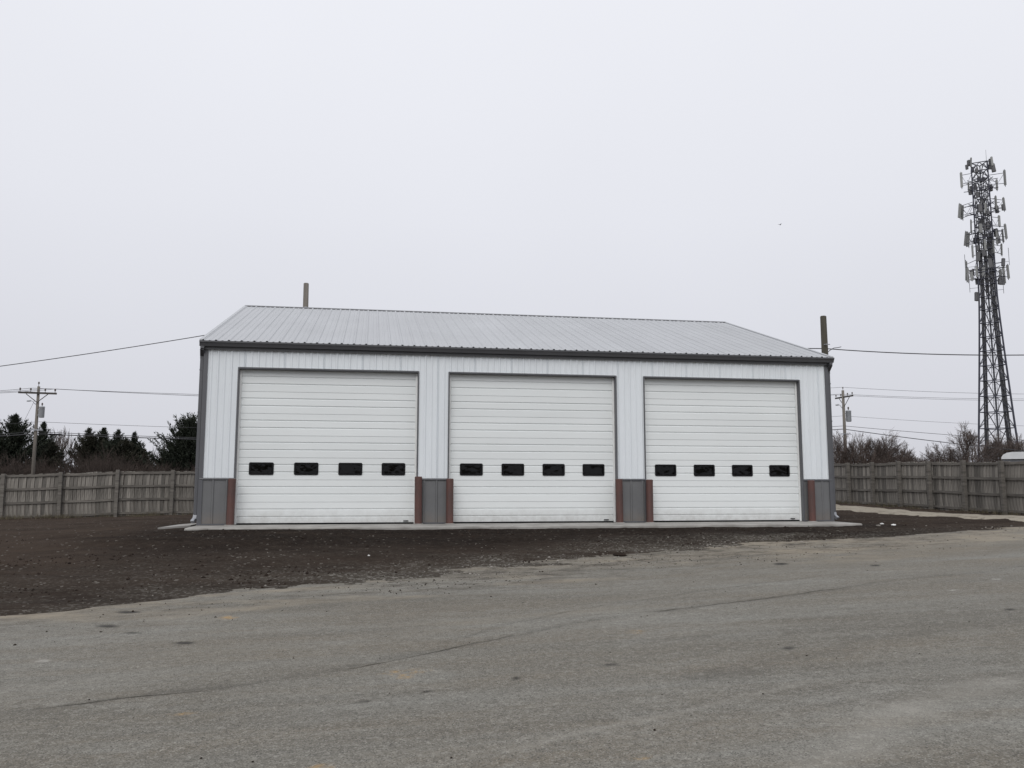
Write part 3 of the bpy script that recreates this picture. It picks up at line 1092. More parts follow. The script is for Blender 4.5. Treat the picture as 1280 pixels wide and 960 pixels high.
YD = 0.13
for di, (dx0, dx1) in enumerate(DOORS):
    door = empty('overhead_door', (0, 0, 0), gb)
    W_ = dx1 - dx0
    for s in range(7):
        z0 = s * SEC + (0.035 if s == 0 else 0.0)
        zb = s * SEC
        g = lambda t: zb + SEC * t
        prof = [(YD + 0.010, z0), (YD, z0 + 0.002)]
        for t in (1 / 3, 2 / 3):
            prof += [(YD, g(t) - 0.014), (YD + 0.017, g(t) - 0.004), (YD + 0.017, g(t) + 0.006), (YD, g(t) + 0.026)]
        prof += [(YD, g(1) - 0.005), (YD + 0.010, g(1) - 0.003)]
        m = MB()
        if s != 2:
            m.extrude(prof, 'x', dx0 + 0.03, dx1 - 0.03, closed=False)
        else:
            wz0, wz1 = g(0.5) - WH / 2 + 0.03, g(0.5) + WH / 2 - 0.03
            wx = []
            for fr in WFR:
                wx.append((dx0 + W_ * fr - WW / 2 + 0.03, dx0 + W_ * fr + WW / 2 - 0.03))

            def insert(pr, z):
                out = []
                for (ya, za), (yb, zb2) in zip(pr[:-1], pr[1:]):
                    out.append((ya, za))
                    if za < z < zb2:
                        out.append((ya + (yb - ya) * (z - za) / (zb2 - za), z))
                out.append(pr[-1])
                return out
            pr = insert(insert(prof, wz0), wz1)
            xx = dx0 + 0.03
            for (a_, b_) in wx:
                m.extrude(pr, 'x', xx, a_, closed=False)
                lowp = [q for q in pr if q[1] <= wz0 + 1e-6]
                hip = [q for q in pr if q[1] >= wz1 - 1e-6]
                m.extrude(lowp, 'x', a_, b_, closed=False)
                m.extrude(hip, 'x', a_, b_, closed=False)
                xx = b_
            m.extrude(pr, 'x', xx, dx1 - 0.03, closed=False)
        m.build('door_section', M_DOOR, door)
    zc = 2.5 * SEC
    for fr in WFR:
        cx_ = dx0 + W_ * fr
        o = ring_pts(cx_, zc, WW, WH, 0.035)
        i_ = ring_pts(cx_, zc, WW - 0.085, WH - 0.085, 0.02)
        n = len(o)
        m = MB()
        ya, yb = YD - 0.016, YD + 0.05
        vs = [(p[0], ya, p[1]) for p in o] + [(p[0], ya, p[1]) for p in i_] + [(p[0], YD + 0.001, p[1]) for p in o] + [(p[0], yb, p[1]) for p in i_]
        fs = []
        for k in range(n):
            j = (k + 1) % n
            fs += [(k, n + k, n + j, j), (k, j, 2 * n + j, 2 * n + k), (n + k, 3 * n + k, 3 * n + j, n + j)]
        m.add(vs, fs)
        m.build('window_frame', M_BLACK, door)
        m = MB()
        m.box(cx_ - WW / 2 + 0.035, cx_ + WW / 2 - 0.035, YD + 0.012, YD + 0.018, zc - WH / 2 + 0.035, zc + WH / 2 - 0.035)
        m.build('window_pane', M_GLASS, door)
    # inner stop strips, bottom seal, handle
    for xa, xb in ((dx0 + 0.006, dx0 + 0.05), (dx1 - 0.05, dx1 - 0.006)):
        m = MB()
        m.box(xa, xb, YD - 0.035, YD - 0.004, 0.008, DH - 0.01)
        m.build('weather_strip', M_STRIP, door)
    m = MB()
    m.box(dx0 + 0.03, dx1 - 0.03, YD - 0.006, YD + 0.03, 0.0, 0.034)
    m.build('bottom_seal', M_BLACK, door)
    m = MB()
    m.box(dx1 - 0.30, dx1 - 0.18, YD - 0.016, YD + 0.0, 0.058, 0.080)
    m.box(dx1 - 0.27, dx1 - 0.21, YD - 0.028, YD - 0.016, 0.062, 0.076)
    m.build('lift_handle', M_BLACK, door)
    # reveals and face trim of the opening
    for xa, xb, s in ((dx0, dx0 + 0.005, -1), (dx1 - 0.005, dx1, 1)):
        m = MB()
        m.box(xa, xb, -0.026, 0.20, 0.0, DH + 0.003)
        fa, fb = (xa - 0.028, xa) if s < 0 else (xb, xb + 0.028)
        m.box(fa, fb, -0.027, -0.002, 0.0, DH + 0.033)
        m.build('jamb_trim', M_TRIM, door)
    m = MB()
    m.box(dx0 + 0.006, dx1 - 0.006, -0.026, 0.20, DH - 0.004, DH + 0.003)
    m.box(dx0, dx1, -0.030, -0.003, DH + 0.004, DH + 0.036)
    m.build('head_trim', M_TRIM, door)

# ------------------------------------------------------------------ bollards
BOL = [(0.0, 287.5, 1.07, 'left of the leftmost garage door, near the building corner'), (0, 522.7, 1.13, 'right of the leftmost garage door'),
       (0, 562.0, 1.08, 'left of the middle garage door'), (0, 774.8, 1.08, 'right of the middle garage door'),
       (0, 812.6, 1.07, 'left of the rightmost garage door, overlapping its white panels'), (0, 1015.8, 1.06, 'right of the rightmost garage door, amid grey wainscot')]
proto = None
for i, (_, px, h, where) in enumerate(BOL):
    d = ray(px, 655)
    t = (-0.135 - CAM[1]) / d[1]
    X = CAM[0] + d[0] * t
    if proto is None:
        proto = empty('bollard', (0, 0, 0))
        m = MB()
        n = 20
        rr = 0.088
        lv = [(rr, 0.0), (rr, h - 0.012), (rr - 0.012, h)]
        vs = [(r_ * math.cos(2 * math.pi * k / n), r_ * math.sin(2 * math.pi * k / n), z_) for r_, z_ in lv for k in range(n)]
        fs = [(l * n + k, l * n + (k + 1) % n, (l + 1) * n + (k + 1) % n, (l + 1) * n + k) for l in range(2) for k in range(n)]
        fs.append(tuple(range(2 * n, 3 * n)))
        m.add(vs, fs)
        m.build('post', M_RUST, proto)
        m = MB()
        m.add([(r_ * math.cos(2 * math.pi * k / n), r_ * math.sin(2 * math.pi * k / n), z_) for r_, z_ in ((0.125, 0.0), (0.122, 0.012), (0.09, 0.016)) for k in range(n)],
              [(l * n + k, l * n + (k + 1) % n, (l + 1) * n + (k + 1) % n, (l + 1) * n + k) for l in range(2) for k in range(n)])
        m.build('base_collar', M_CONC, proto)
        b = proto
    else:
        b = copy_tree(proto)
    b.location = (X, -0.135, -0.002)
    b.rotation_euler = (R(random.uniform(-0.6, 0.6)), R(random.uniform(-0.6, 0.6)), random.uniform(0, 6))
    b.scale = (1, 1, h / 1.07)
    tag(b, 'rusty reddish-brown steel bollard ' + where, 'bollard', 'rust brown bollards beside the garage doors')

# ------------------------------------------------------------------ fences
def picket_mesh(k):
    r_ = random.Random(k)
    w, t, h = 0.132, 0.018, 1.80 + r_.uniform(-0.012, 0.02)
    m = MB()
    n = 4
    vs, fs = [], []
    for i in range(n + 1):
        z = h * i / n
        tw = r_.uniform(-0.006, 0.006)
        a0 = -w / 2 + r_.uniform(-0.002, 0.002)
        a1 = w / 2 + r_.uniform(-0.002, 0.002)
        b = r_.uniform(-0.004, 0.004)
        vs += [(a0, b - tw, z), (a1, b + tw, z), (a1, b + tw + t, z), (a0, b - tw + t, z)]
    for i in range(n):
        o = i * 4
        for k2 in range(4):
            j = (k2 + 1) % 4
            fs.append((o + k2, o + j, o + 4 + j, o + 4 + k2))
    fs += [(3, 2, 1, 0), (n * 4, n * 4 + 1, n * 4 + 2, n * 4 + 3)]
    m.add(vs, fs)
    return m.mesh('picket', M_WOOD)


PICKETS = [picket_mesh(k) for k in range(14)]


def fence(P, Q, posts, zf, label):
    """P, Q: plan ends; posts: distances of posts from P; boards on the far side, rails and posts on the near side"""
    P, Q = np.array(P[:2]), np.array(Q[:2])
    L = np.linalg.norm(Q - P)
    d = (Q - P) / L
    nrm = np.array([d[1], -d[0]])          # towards the camera when P is left of Q
    ang = math.atan2(d[1], d[0])
    root = empty('board_fence', (P[0], P[1], zf(0.0)), None, ang)
    tag(root, label, 'fence')
    z0 = zf(0.0)
    s = 0.07
    k = 0
    gaps = random.Random(len(posts))
    while s < L:
        o = link('picket', PICKETS[gaps.randrange(14)], root, (s, 0.0, zf(s) - z0 + gaps.uniform(-0.012, 0.012)), (0, gaps.uniform(-0.008, 0.008), 0))
        s += 0.142 + gaps.uniform(-0.003, 0.004)
        k += 1
    pz = [0.0] + [p for p in posts if 0.1 < p < L - 0.1] + [L]
    for p in posts:
        if p < 0 or p > L:
            continue
        m = MB()
        h = 1.83 + gaps.uniform(0.0, 0.05)
        m.cbox(-0.066, 0.066, -0.205, -0.062, -0.25, h, 0.008)
        m.build('post', M_RAIL, root, False, (p, 0, zf(p) - z0), (gaps.uniform(-0.012, 0.012), gaps.uniform(-0.012, 0.012), gaps.uniform(-0.06, 0.06)))
    for a0, a1 in zip(pz[:-1], pz[1:]):
        for hz, drop in ((1.745, 0.0), (1.22, 0.0), (0.68, 0.0), (0.13, 0.0)):
            m = MB()
            za, zb2 = zf(a0) - z0 + hz, zf(a1) - z0 + hz
            mid = (za + zb2) / 2 + gaps.uniform(-0.025, 0.01)
            am = (a0 + a1) / 2
            g0, g1 = a0 + 0.012, a1 - 0.012
            for u0, w0, u1, w1 in ((g0, za, am, mid), (am, mid, g1, zb2)):
                m.bar((u0, -0.028, w0 + gaps.uniform(-0.003, 0.003)), (u1, -0.028, w1), 0.04, 0.088)
            m.build('rail', M_RAIL, root)
    return root


def line_z(z_a, z_b, L):
    return lambda s: z_a + (z_b - z_a) * s / L


ld = (LF1 - LF0)[:2]
LL = np.linalg.norm(ld)
lu = ld / LL
slope = (-0.30 + 0.455) / LL
lp0, lp1 = LF0[:2] - lu * 6.5, LF1[:2] + lu * 6.0


def along(px, A, u):
    """distance along plan line A+u*s at which pixel column px crosses it"""
    d = ray(px, 607)[:2]
    M = np.array([[d[0], -u[0]], [d[1], -u[1]]])
    t, s = np.linalg.solve(M, A - CAM[:2])
    return s


posts = [along(px, lp0, lu) for px in (5, 76.6, 147, 216)]
posts = [posts[0] - 4.5, posts[0] - 2.3] + posts + [posts[-1] + 2.3, posts[-1] + 4.6, posts[-1] + 6.9]
fence(lp0, lp1, posts, lambda s: -0.455 + slope * (s - 6.5) + 0.03 * math.sin(s * 0.7), 'weathered grey board fence left of the garage, below the cedars')
rd = (RF1 - RF0)[:2]
RL = np.linalg.norm(rd)
ru = rd / RL
rs = (-0.05 - 0.13) / RL
rp0, rp1 = RF0[:2] - ru * 4.0, RF1[:2] + ru * 8.0
posts = [along(px, rp0, ru) for px in (1064.5, 1094, 1128, 1166, 1209, 1258)]
posts = [posts[0] - 2.4] + posts + [posts[-1] + 2.4, posts[-1] + 4.8, posts[-1] + 7.2]
fence(rp0, rp1, posts, lambda s: 0.13 + rs * (s - 4.0) + 0.02 * math.sin(s * 0.8), 'weathered grey board fence right of the garage, below the lattice tower')

# ------------------------------------------------------------------ wooden poles and wires
def wood_pole(name, px, py, depth, r0, r1, m, label, zbase=-0.4):
    top = at(px, py, depth)
    root = empty(name, (top[0], top[1], zbase))
    tag(root, label, 'pole')
    h = top[2] - zbase
    mb = MB()
    mb.tube([(0, 0, 0), (0.02, 0.01, h * 0.5), (0.0, 0, h - 0.02), (0, 0, h)], [r0, (r0 + r1) / 2, r1, r1 * 0.8], 12)
    mb.build('shaft', m, root, True)
    mb = MB()
    mb.tube([(-r1 * 0.6, -r1 * 0.8, 0), (-r1 * 0.3, -r1 * 1.7, 0), (r1 * 0.9, -r1 * 1.9, 0)], 0.02, 6)
    mb.build('wire_bracket', M_STEEL, root, False, (0, 0, h - 1.25))
    return root, top


poleA, topA = wood_pole('utility_pole', 382.8, 354, 42, 0.19, 0.125, M_POLE_PALE, 'pale bare wooden pole rising behind the left half of the roof')
poleB, topB = wood_pole('utility_pole', 1029, 395, 36, 0.17, 0.125, M_POLE_DARK, 'short dark wooden pole rising behind the right end of the roof')


def street_pole(px, py, depth, zbase, arm_len, arm_ang, label, tilt):
    top = at(px, py, depth)
    h = top[2] - zbase
    q_ = depth / 77.0
    root = empty('utility_pole', (top[0], top[1], zbase), None, 0)
    tag(root, label, 'utility pole', 'utility poles with crossarms along the far road')
    m = MB()
    m.tube([(0, 0, 0), (0, 0, h * 0.5), (0, 0, h)], [0.17 * q_, 0.145 * q_, 0.115 * q_], 10)
    m.build('shaft', M_POLE_PALE, root, True)
    ca, sa = math.cos(arm_ang), math.sin(arm_ang)
    ha = h - 0.62 * q_
    m = MB()
    m.bar((-ca * arm_len / 2, -sa * arm_len / 2 - 0.16, ha - tilt), (ca * arm_len / 2, sa * arm_len / 2 - 0.16, ha + tilt), 0.10, 0.13)
    arm = m.build('crossarm', M_ARM, root)
    ins = []
    for f in (-0.46, -0.18, 0.2, 0.46):
        bx, by, bz = ca * arm_len * f, sa * arm_len * f - 0.16, ha + tilt * 2 * f + 0.06
        m = MB()
        m.tube([(bx, by, bz), (bx, by, bz + 0.10), (bx, by, bz + 0.13), (bx, by, bz + 0.24), (bx, by, bz + 0.28)], [0.02, 0.02, 0.06, 0.06, 0.03], 8)
        m.build('insulator', M_CERAM, arm)
        ins.append(np.array([top[0] + bx, top[1] + by, zbase + bz + 0.27]))
    m = MB()
    m.tube([(0, -0.02, h), (0, -0.02, h + 0.16), (0, -0.02, h + 0.19), (0, -0.02, h + 0.32)], [0.02, 0.02, 0.06, 0.05], 8)
    m.build('pole_top_insulator', M_CERAM, root)
    for sgn in (-1, 1):
        m = MB()
        m.bar((0, -0.14, ha - 0.85 * q_), (sgn * ca * min(0.8, arm_len * 0.3), sgn * sa * min(0.8, arm_len * 0.3) - 0.18, ha - 0.06), 0.035, 0.045)
        m.build('arm_brace', M_ARM, root)
    # transformer can hung on the right
    zt = h - 2.35 * q_
    tr = empty('transformer', (0.42 * q_, -0.06, zt), root)
    tr.scale = (q_, q_, q_)
    m = MB()
    lv = [(0.0, -0.48), (0.20, -0.48), (0.23, -0.44), (0.23, 0.42), (0.25, 0.44), (0.25, 0.49), (0.18, 0.55), (0.0, 0.57)]
    n = 14
    vs = [(r_ * math.cos(2 * math.pi * k / n), r_ * math.sin(2 * math.pi * k / n), z_) for r_, z_ in lv for k in range(n)]
    m.add(vs, [(l * n + k, l * n + (k + 1) % n, (l + 1) * n + (k + 1) % n, (l + 1) * n + k) for l in range(len(lv) - 1) for k in range(n)])
    m.build('tank', M_GREYCAN, tr, True)
    m = MB()
    m.tube([(0, 0, 0.55), (0, 0, 0.62), (0, 0, 0.66), (0, 0, 0.82), (0, 0, 0.86)], [0.03, 0.03, 0.07, 0.07, 0.03], 8)
    m.build('bushing', M_CERAM, tr)
    m = MB()
    m.bar((-0.42, 0.03, 0.25), (-0.2, 0.0, 0.25), 0.06, 0.10)
    m.bar((-0.42, 0.03, -0.25), (-0.2, 0.0, -0.25), 0.06, 0.10)
    m.build('hanger', M_STEEL, tr)
    # cobra-head street light on the left
    lm = empty('street_light', (0, 0, h - 1.55 * q_), root)
    lm.scale = (0.62 * q_, 0.62 * q_, 0.62 * q_)
    m = MB()
    m.tube([(-0.1, -0.08, -0.25), (-0.35, -0.12, -0.05), (-0.62, -0.16, 0.28), (-0.85, -0.20, 0.36)], 0.035, 8)
    m.tube([(-0.1, -0.08, 0.0), (-0.40, -0.12, 0.02)], 0.02, 6)
    m.build('bracket', M_STEEL, lm, True)
    m = MB()
    m.tube([(-0.80, -0.20, 0.36), (-0.95, -0.21, 0.36), (-1.25, -0.24, 0.33), (-1.42, -0.26, 0.30)], [0.05, 0.11, 0.12, 0.05], 8)
    m.build('lamp_head', M_GREYCAN, lm, True)
    # telecom bracket
    m = MB()
    m.bar((-0.5, -0.14, 0), (0.5, -0.14, 0), 0.06, 0.08)
    m.build('cable_bracket', M_STEEL, root, False, (0, 0, h - 3.95 * q_))
    return root, top, ins, h, zbase


pL, tL, insL, hL, zbL = street_pole(48.5, 483, 60, -0.4, 2.72, R(-11), 'utility pole with wide crossarm and transformer behind the left fence', -0.05)
pR, tR, insR, hR, zbR = street_pole(1053.5, 488, 80, -0.3, 2.7, R(-86), 'utility pole with oblique crossarm behind the right fence, beside the garage', 0.0)


def wire(pts, sag, r_, label, group='overhead wires', mm=None):
    """one continuous line through the supports, sagging between them"""
    out = []
    for a_, b_, s_ in zip(pts[:-1], pts[1:], sag):
        a_, b_ = np.array(a_), np.array(b_)
        n = 18
        for i in range(n if b_ is not pts[-1] else n + 1):
            t = i / n
            p = a_ * (1 - t) + b_ * t
            p = p - np.array([0, 0, 4 * s_ * t * (1 - t)])
            out.append(p)
    out.append(np.array(pts[-1]))
    m = MB()
    o0 = out[0]
    m.tube([p - o0 for p in out], r_, 5)
    o = m.build('overhead_wire', mm or M_WIRE, None, True, tuple(o0))
    tag(o, label, 'wire', group)
    return o


# service line over the yard, by way of the two bare poles
wa = at(-220, 484, 46)
wb = at(383, 398, 42) + np.array([0, -0.2, 0])
wc = at(1030, 436.5, 36) + np.array([0, -0.15, 0])
wd = at(1520, 433, 31)
wire([wa, wb, wc, wd], [0.25, 0.35, 0.30], 0.021, 'thick black service line crossing the yard, passing behind the roof between the bare poles', 'service lines at the bare poles')
wire([at(1030, 441.5, 36) + np.array([0.1, -0.05, 0]), at(1036, 436.0, 36) + np.array([0.1, -0.25, 0]), at(1044, 434.8, 36) + np.array([0.1, -0.3, 0])], [-0.02, 0.01], 0.015, 'short curled cable end at the dark wooden pole', 'service lines at the bare poles')
# distribution wires along the far road
lefts = [at(-160, 484, 56), at(-160, 485.5, 57), at(-160, 488, 58)]
rights = [at(1480, 490, 78), at(1480, 494, 78.5), at(1480, 497, 79)]
names_ = ['uppermost thin wire', 'second thin wire from the top', 'third thin wire from the top']
for k, (li, ri) in enumerate(((1, 3), (2, 1), (3, 0))):
    topR_ = tR + np.array([0, 0, 0.3]) if k == 0 else insR[ri]
    wire([lefts[k], insL[li], topR_, rights[k]], [0.3, 0.9, 0.4], 0.014, names_[k] + ' along the far road, carried by both crossarm poles')
yl, yr2 = 529, 519
wire([at(-160, 530, 57), at(48, 527.5, 60) + np.array([0, -.2, 0]), at(1053, 520, 80) + np.array([0, -.2, 0]), at(1480, 536, 76)], [0.2, 1.0, 0.3], 0.012, 'faint middle wire along the far road, below the transformers')
wire([at(-160, 541, 57), at(46, 540, 60) + np.array([0, -.2, 0]), at(1053, 532.5, 80) + np.array([0, -.2, 0]), at(1480, 561, 76)], [0.2, 1.0, 0.2], 0.020, 'upper telephone cable along the far road')
wire([at(-160, 544, 57), at(45, 542.5, 60) + np.array([0, -.2, 0]), at(1053, 536.5, 80) + np.array([0, -.2, 0]), at(1480, 580, 70)], [0.2, 0.9, 0.3], 0.034, 'thickest and lowest telephone cable along the far road')
# splice case hanging on the lowest cable
q = at(70, 543.4, 60.3)
m = MB()
m.tube([(-0.45, -0.2, 0.01), (-0.40, -0.2, 0.01), (0.40, -0.1, -0.01), (0.46, -0.1, -0.01)], [0.025, 0.06, 0.06, 0.025], 8)
tag(m.build('splice_case', M_BLACK, None, True, tuple(q)), 'black splice case hanging on the telephone cable beside the left utility pole', 'splice case')
# guy wire of the left pole
g0, g1 = at(43.5, 500, 60), at(29, 529, 61)
m = MB()
m.tube([(0, 0, 0), tuple(g1 - g0)], 0.010, 4)
tag(m.build('drop_wire', M_WIRE, None, False, tuple(g0)), 'thin drop wire slanting from the street light of the left utility pole', 'wire')

# ------------------------------------------------------------------ lattice tower
TD = 85.0
tb = at(1250.5, 600, TD)
TA = math.atan2(tb[0] - CAM[0], tb[1] - CAM[1])
HF = np.array([math.sin(TA), math.cos(TA), 0.0])


def on_tower_plane(px, py):
    d = ray(px, py)
    return CAM + d * (np.dot(tb - CAM, HF) / np.dot(d, HF))


TZ0 = -0.3
TH = on_tower_plane(1226.5, 204)[2] - TZ0
TX, TY = tb[0], tb[1]
PXM = TD / F_PX * 1.05
tower = empty('lattice_tower', (TX, TY, TZ0), None, -TA)
tag(tower, 'tall dark lattice mobile phone mast crowded with antennas, behind the right fence', 'tower')


def half_w(z):
    f = z / TH
    if f > 0.60:
        return 0.80 - 0.06 * (f - 0.6) / 0.4
    return 0.80 + (2.05 - 0.80) * ((0.60 - f) / 0.60) ** 1.15


def leg_xy(k, z):
    w = half_w(z)
    return ((-w, -w * 0.58), (w, -w * 0.58), (0.05 * w, w * 1.15))[k]


NB = 26
_bw = np.cumsum([0.0] + [1.75 - 0.9 * i / (NB - 1) for i in range(NB)])
zs = [float(TH * b_ / _bw[-1]) for b_ in _bw]
for k in range(3):
    m = MB()
    m.tube([(*leg_xy(k, z), z) for z in zs], [0.105 - 0.045 * z / TH for z in zs], 8)
    m.build('leg', M_TOWERB if k == 2 else M_TOWER, tower, True)
for i in range(NB):
    z0, z1_ = zs[i], zs[i + 1]
    for a_, b_ in ((0, 1), (1, 2), (2, 0)):
        mm = M_TOWER if (a_, b_) == (0, 1) else M_TOWERB
        p0, p1 = Vector((*leg_xy(a_, z1_), z1_)), Vector((*leg_xy(b_, z1_), z1_))
        m = MB()
        m.bar(p0, p1, 0.075, 0.075)
        m.build('girt', mm, tower)
        mid = (p0 + p1) / 2
        q0, q1 = Vector((*leg_xy(a_, z0), z0)), Vector((*leg_xy(b_, z0), z0))
        for q_ in (q0, q1):
            m = MB()
            m.bar(q_, mid, 0.065, 0.065)
            m.build('diagonal_brace', mm, tower)
# coax bundles climbing the faces
for (fa, na, ra, zlo) in ((0.21, 5, 0.042, 0.2), (0.80, 6, 0.042, 0.2), (0.50, 4, 0.045, TH * 0.60)):
    m = MB()
    for j in range(na):
        pts = []
        topz = TH * (0.93 - 0.05 * ((j * 3) % na))
        for z in np.linspace(zlo, topz, 14):
            (ax, ay), (bx, by) = leg_xy(0, z), leg_xy(1, z)
            w = half_w(z)
            cxm = ax + (bx - ax) * fa + (j - (na - 1) / 2) * 0.078
            pts.append((cxm + 0.012 * math.sin(z * 1.3 + j), ay + 0.10 + 0.05 * (j % 2), z))
        m.tube(pts, ra, 5)
    m.build('cable_run', M_CABLE, tower)
# face ladder on the rear leg
m = MB()
for s in (-0.2, 0.2):
    m.tube([(leg_xy(2, z)[0] + s, leg_xy(2, z)[1] - 0.2, z) for z in zs], 0.022, 5)
for z in np.arange(0.4, TH - 1, 0.4):
    x_, y_ = leg_xy(2, z)
    m.bar((x_ - 0.2, y_ - 0.2, z), (x_ + 0.2, y_ - 0.2, z), 0.022, 0.022)
m.build('ladder', M_TOWERB, tower)
m = MB()
m.tube([(half_w(TH) * 0.9, -0.4, TH - 1.2), (half_w(TH) * 0.9, -0.4, TH + 1.2)], [0.03, 0.015], 6)
m.build('lightning_rod', M_TOWERB, tower)

pan = MB()
pan.cbox(-0.15, 0.15, -0.09, 0.07, -0.5, 0.5, 0.04)
PAN = pan.mesh('panel_antenna', M_ANT)
rad = MB()
rad.cbox(-0.16, 0.16, -0.11, 0.11, -0.25, 0.25, 0.03)
RAD = rad.mesh('radio_unit', M_RADIO)


def tower_local(px, py):
    """offset sideways and height on the mast for a photo pixel, at the mast's own distance"""
    p = on_tower_plane(px, py)
    dx = (p[0] - TX) * math.cos(TA) - (p[1] - TY) * math.sin(TA)
    return dx, p[2] - TZ0


ANTS = [(1202, 227, 20, 1.0, 0), (1211, 236, 13, .8, 2), (1256, 224, 20, 1.0, 0), (1246, 229, 14, .9, 1), (1199.5, 263, 19, 1.3, 8), (1203, 265, 18, 1.1, 8),
        (1245, 255, 18, 1.0, 0), (1255, 254, 17, 1.0, -4), (1249, 277, 14, 1.0, 0), (1214, 284, 17, .7, 3), (1207, 296, 19, 1.2, 8), (1210.5, 300, 18, 1.0, 6), (1257, 289, 19, 1.1, -3), (1253.5, 293, 17, .9, -3),
        (1246, 297, 20, 1.0, 0), (1252, 311, 15, .8, 2), (1216, 316, 16, .9, 0), (1226, 288, 12, 1.4, 0), (1231.5, 308, 15, 1.0, 0), (1242, 310, 17, .9, 0), (1207.5, 337, 26, .9, 5), (1210, 345, 18, .9, 4),
        (1215, 347, 11, 1.2, 0), (1221, 342, 14, .9, 0), (1229.5, 341, 12, 1.4, 0), (1251, 345, 18, 1.2, -2), (1255, 342, 22, 1.0, -2), (1260, 341, 18, 1.0, -2), (1214, 205, 12, .8, 6), (1240, 205, 12, .9, -4), (1232, 262, 14, 1.0, 0)]
rr = random.Random(3)
for (px, py, hp, wsc, tl) in ANTS:
    dx, z = tower_local(px, py)
    h = hp * PXM
    dy = rr.uniform(-0.9, -0.3) if abs(dx) < 1.2 else rr.uniform(-1.0, 0.8)
    o = link('panel_antenna', PAN, tower, (dx, dy, z), (0, R(tl), rr.uniform(-0.9, 0.9)))
    o.scale = (wsc * 0.78, wsc * 0.8, h * 0.95)
    w = half_w(z)
    sgn = 1 if dx > 0 else -1
    lx, ly = leg_xy(1 if sgn > 0 else 0, z)
    m = MB()
    for f in (-0.33, 0.33):
        zz = z + f * h
        m.tube([(lx, ly, zz + rr.uniform(-0.1, 0.1)), (dx - sgn * 0.05, dy + 0.16, zz)], 0.03, 5)
    m.tube([(dx, dy + 0.14, z - h * 0.55), (dx, dy + 0.14, z + h * 0.55)], 0.035, 6)
    if abs(dx) > 1.3:
        m.tube([(lx, ly, z + 0.33 * h), ((lx + dx) / 2, (ly + dy) / 2, z - 0.33 * h), (dx, dy + 0.14, z + 0.33 * h)], 0.022, 5)
    m.build('antenna_mount', M_TOWER, tower)
for (px, py, s) in ((1211, 203, 1.2), (1215.5, 212, 1.0), (1208.5, 209, .9), (1238, 203, 1.0), (1241.5, 209, 1.3), (1237.5, 210, 1.0), (1221, 215, .9), (1213, 241, 1.1), (1214.5, 235, 1.0), (1238, 234, 1.3),
                    (1246, 262, 1.1), (1254, 261, 1.0), (1219, 300, 1.2), (1245, 290, 1.4), (1248, 301, 1.2), (1254, 330, 1.1), (1250, 352, 1.3), (1253, 351, 1.2), (1215, 342, 1.3), (1222, 352, 1.3), (1236, 305, 1.2), (1228, 352, 1.0),
                    (1225, 262, 1.4), (1236, 282, 1.4), (1223, 322, 1.4), (1238, 330, 1.4), (1221, 372, 1.3), (1219, 232, 1.0),
                    (1222, 246, 1.0), (1229, 252, 1.1), (1235, 268, 1.0), (1226, 276, 1.2), (1231, 286, .9), (1239, 296, 1.1), (1222, 312, 1.0), (1230, 318, 1.2), (1240, 320, 1.0), (1226, 335, 1.1), (1236, 345, 1.0), (1243, 338, .9), (1229, 225, .9), (1223, 222, .8)):
    dx, z = tower_local(px, py)
    dy = rr.uniform(-0.8, 0.5)
    o = link('radio_unit', RAD, tower, (dx, dy, z), (0, R(rr.uniform(-8, 8)), rr.uniform(-1, 1)))
    o.scale = (s * 0.9, s, s * rr.uniform(0.9, 1.5))
    lx, ly = leg_xy(1 if dx > 0 else 0, z)
    m = MB()
    m.tube([(lx, ly, z), (dx, dy, z)], 0.03, 5)
    m.build('radio_bracket', M_TOWER, tower)
# triangular antenna platforms
for py in (232, 262, 297, 343):
    _, z = tower_local(1232, py)
    m = MB()
    for k in range(3):
        a_ = Vector((*leg_xy(k, z), z)) * 1.0
        b_ = Vector((*leg_xy((k + 1) % 3, z), z))
        a2, b2 = a_ + (a_ - b_) * 0.55, b_ + (b_ - a_) * 0.55
        for dz in (-0.5, 0.45):
            m.tube([(a2.x, a2.y, z + dz), (b2.x, b2.y, z + dz)], 0.035, 6)
    m.build('antenna_platform', M_TOWER, tower)
# whip antennas on the lowest platform
for px, py in ((1206.5, 330), (1261, 322), (1212, 356), (1254, 357)):
    dx, z = tower_local(px, py)
    m = MB()
    m.tube([(dx, -0.5, z - 0.9), (dx, -0.5, z + 0.9)], 0.025, 5)
    m.tube([(dx, -0.5, z - 0.5), (leg_xy(1 if dx > 0 else 0, z)[0], -0.5, z - 0.5)], 0.02, 5)
    m.build('whip_antenna', M_TOWERB, tower)

# ------------------------------------------------------------------ white rounded roof behind the right fence
sh0 = at(1253.5, 600, 31.5)
sh = empty('equipment_trailer', (sh0[0], sh0[1], 0.0), None, -0.69)
tag(sh, 'white rounded trailer roof showing over the right fence at the picture edge', 'trailer')
zt = at(1262, 565, 31.5)[2]
m = MB()
m.cbox(0.02, 4.2, 0.02, 2.0, 0.35, zt - 0.26, 0.03)
m.build('body', M_SHELTERW, sh)
m = MB()
prof = [(0.0, zt - 0.26), (0.0, zt - 0.20), (0.06, zt - 0.10), (0.18, zt - 0.03), (0.36, zt), (3.84, zt), (4.02, zt - 0.03), (4.14, zt - 0.10), (4.2, zt - 0.20), (4.2, zt - 0.26)]
m.extrude([(x_, z_) for x_, z_ in prof], 'y', -0.03, 2.03)
m.build('rounded_roof', M_SHELTER, sh)
for yy in (0.25, 1.75):
    for xx in (1.6, 2.6):
        m = MB()
        m.tube([(xx, yy - 0.1, 0.33), (xx, yy + 0.1, 0.33)], 0.33, 16)
        m.build('wheel', M_BLACK, sh)

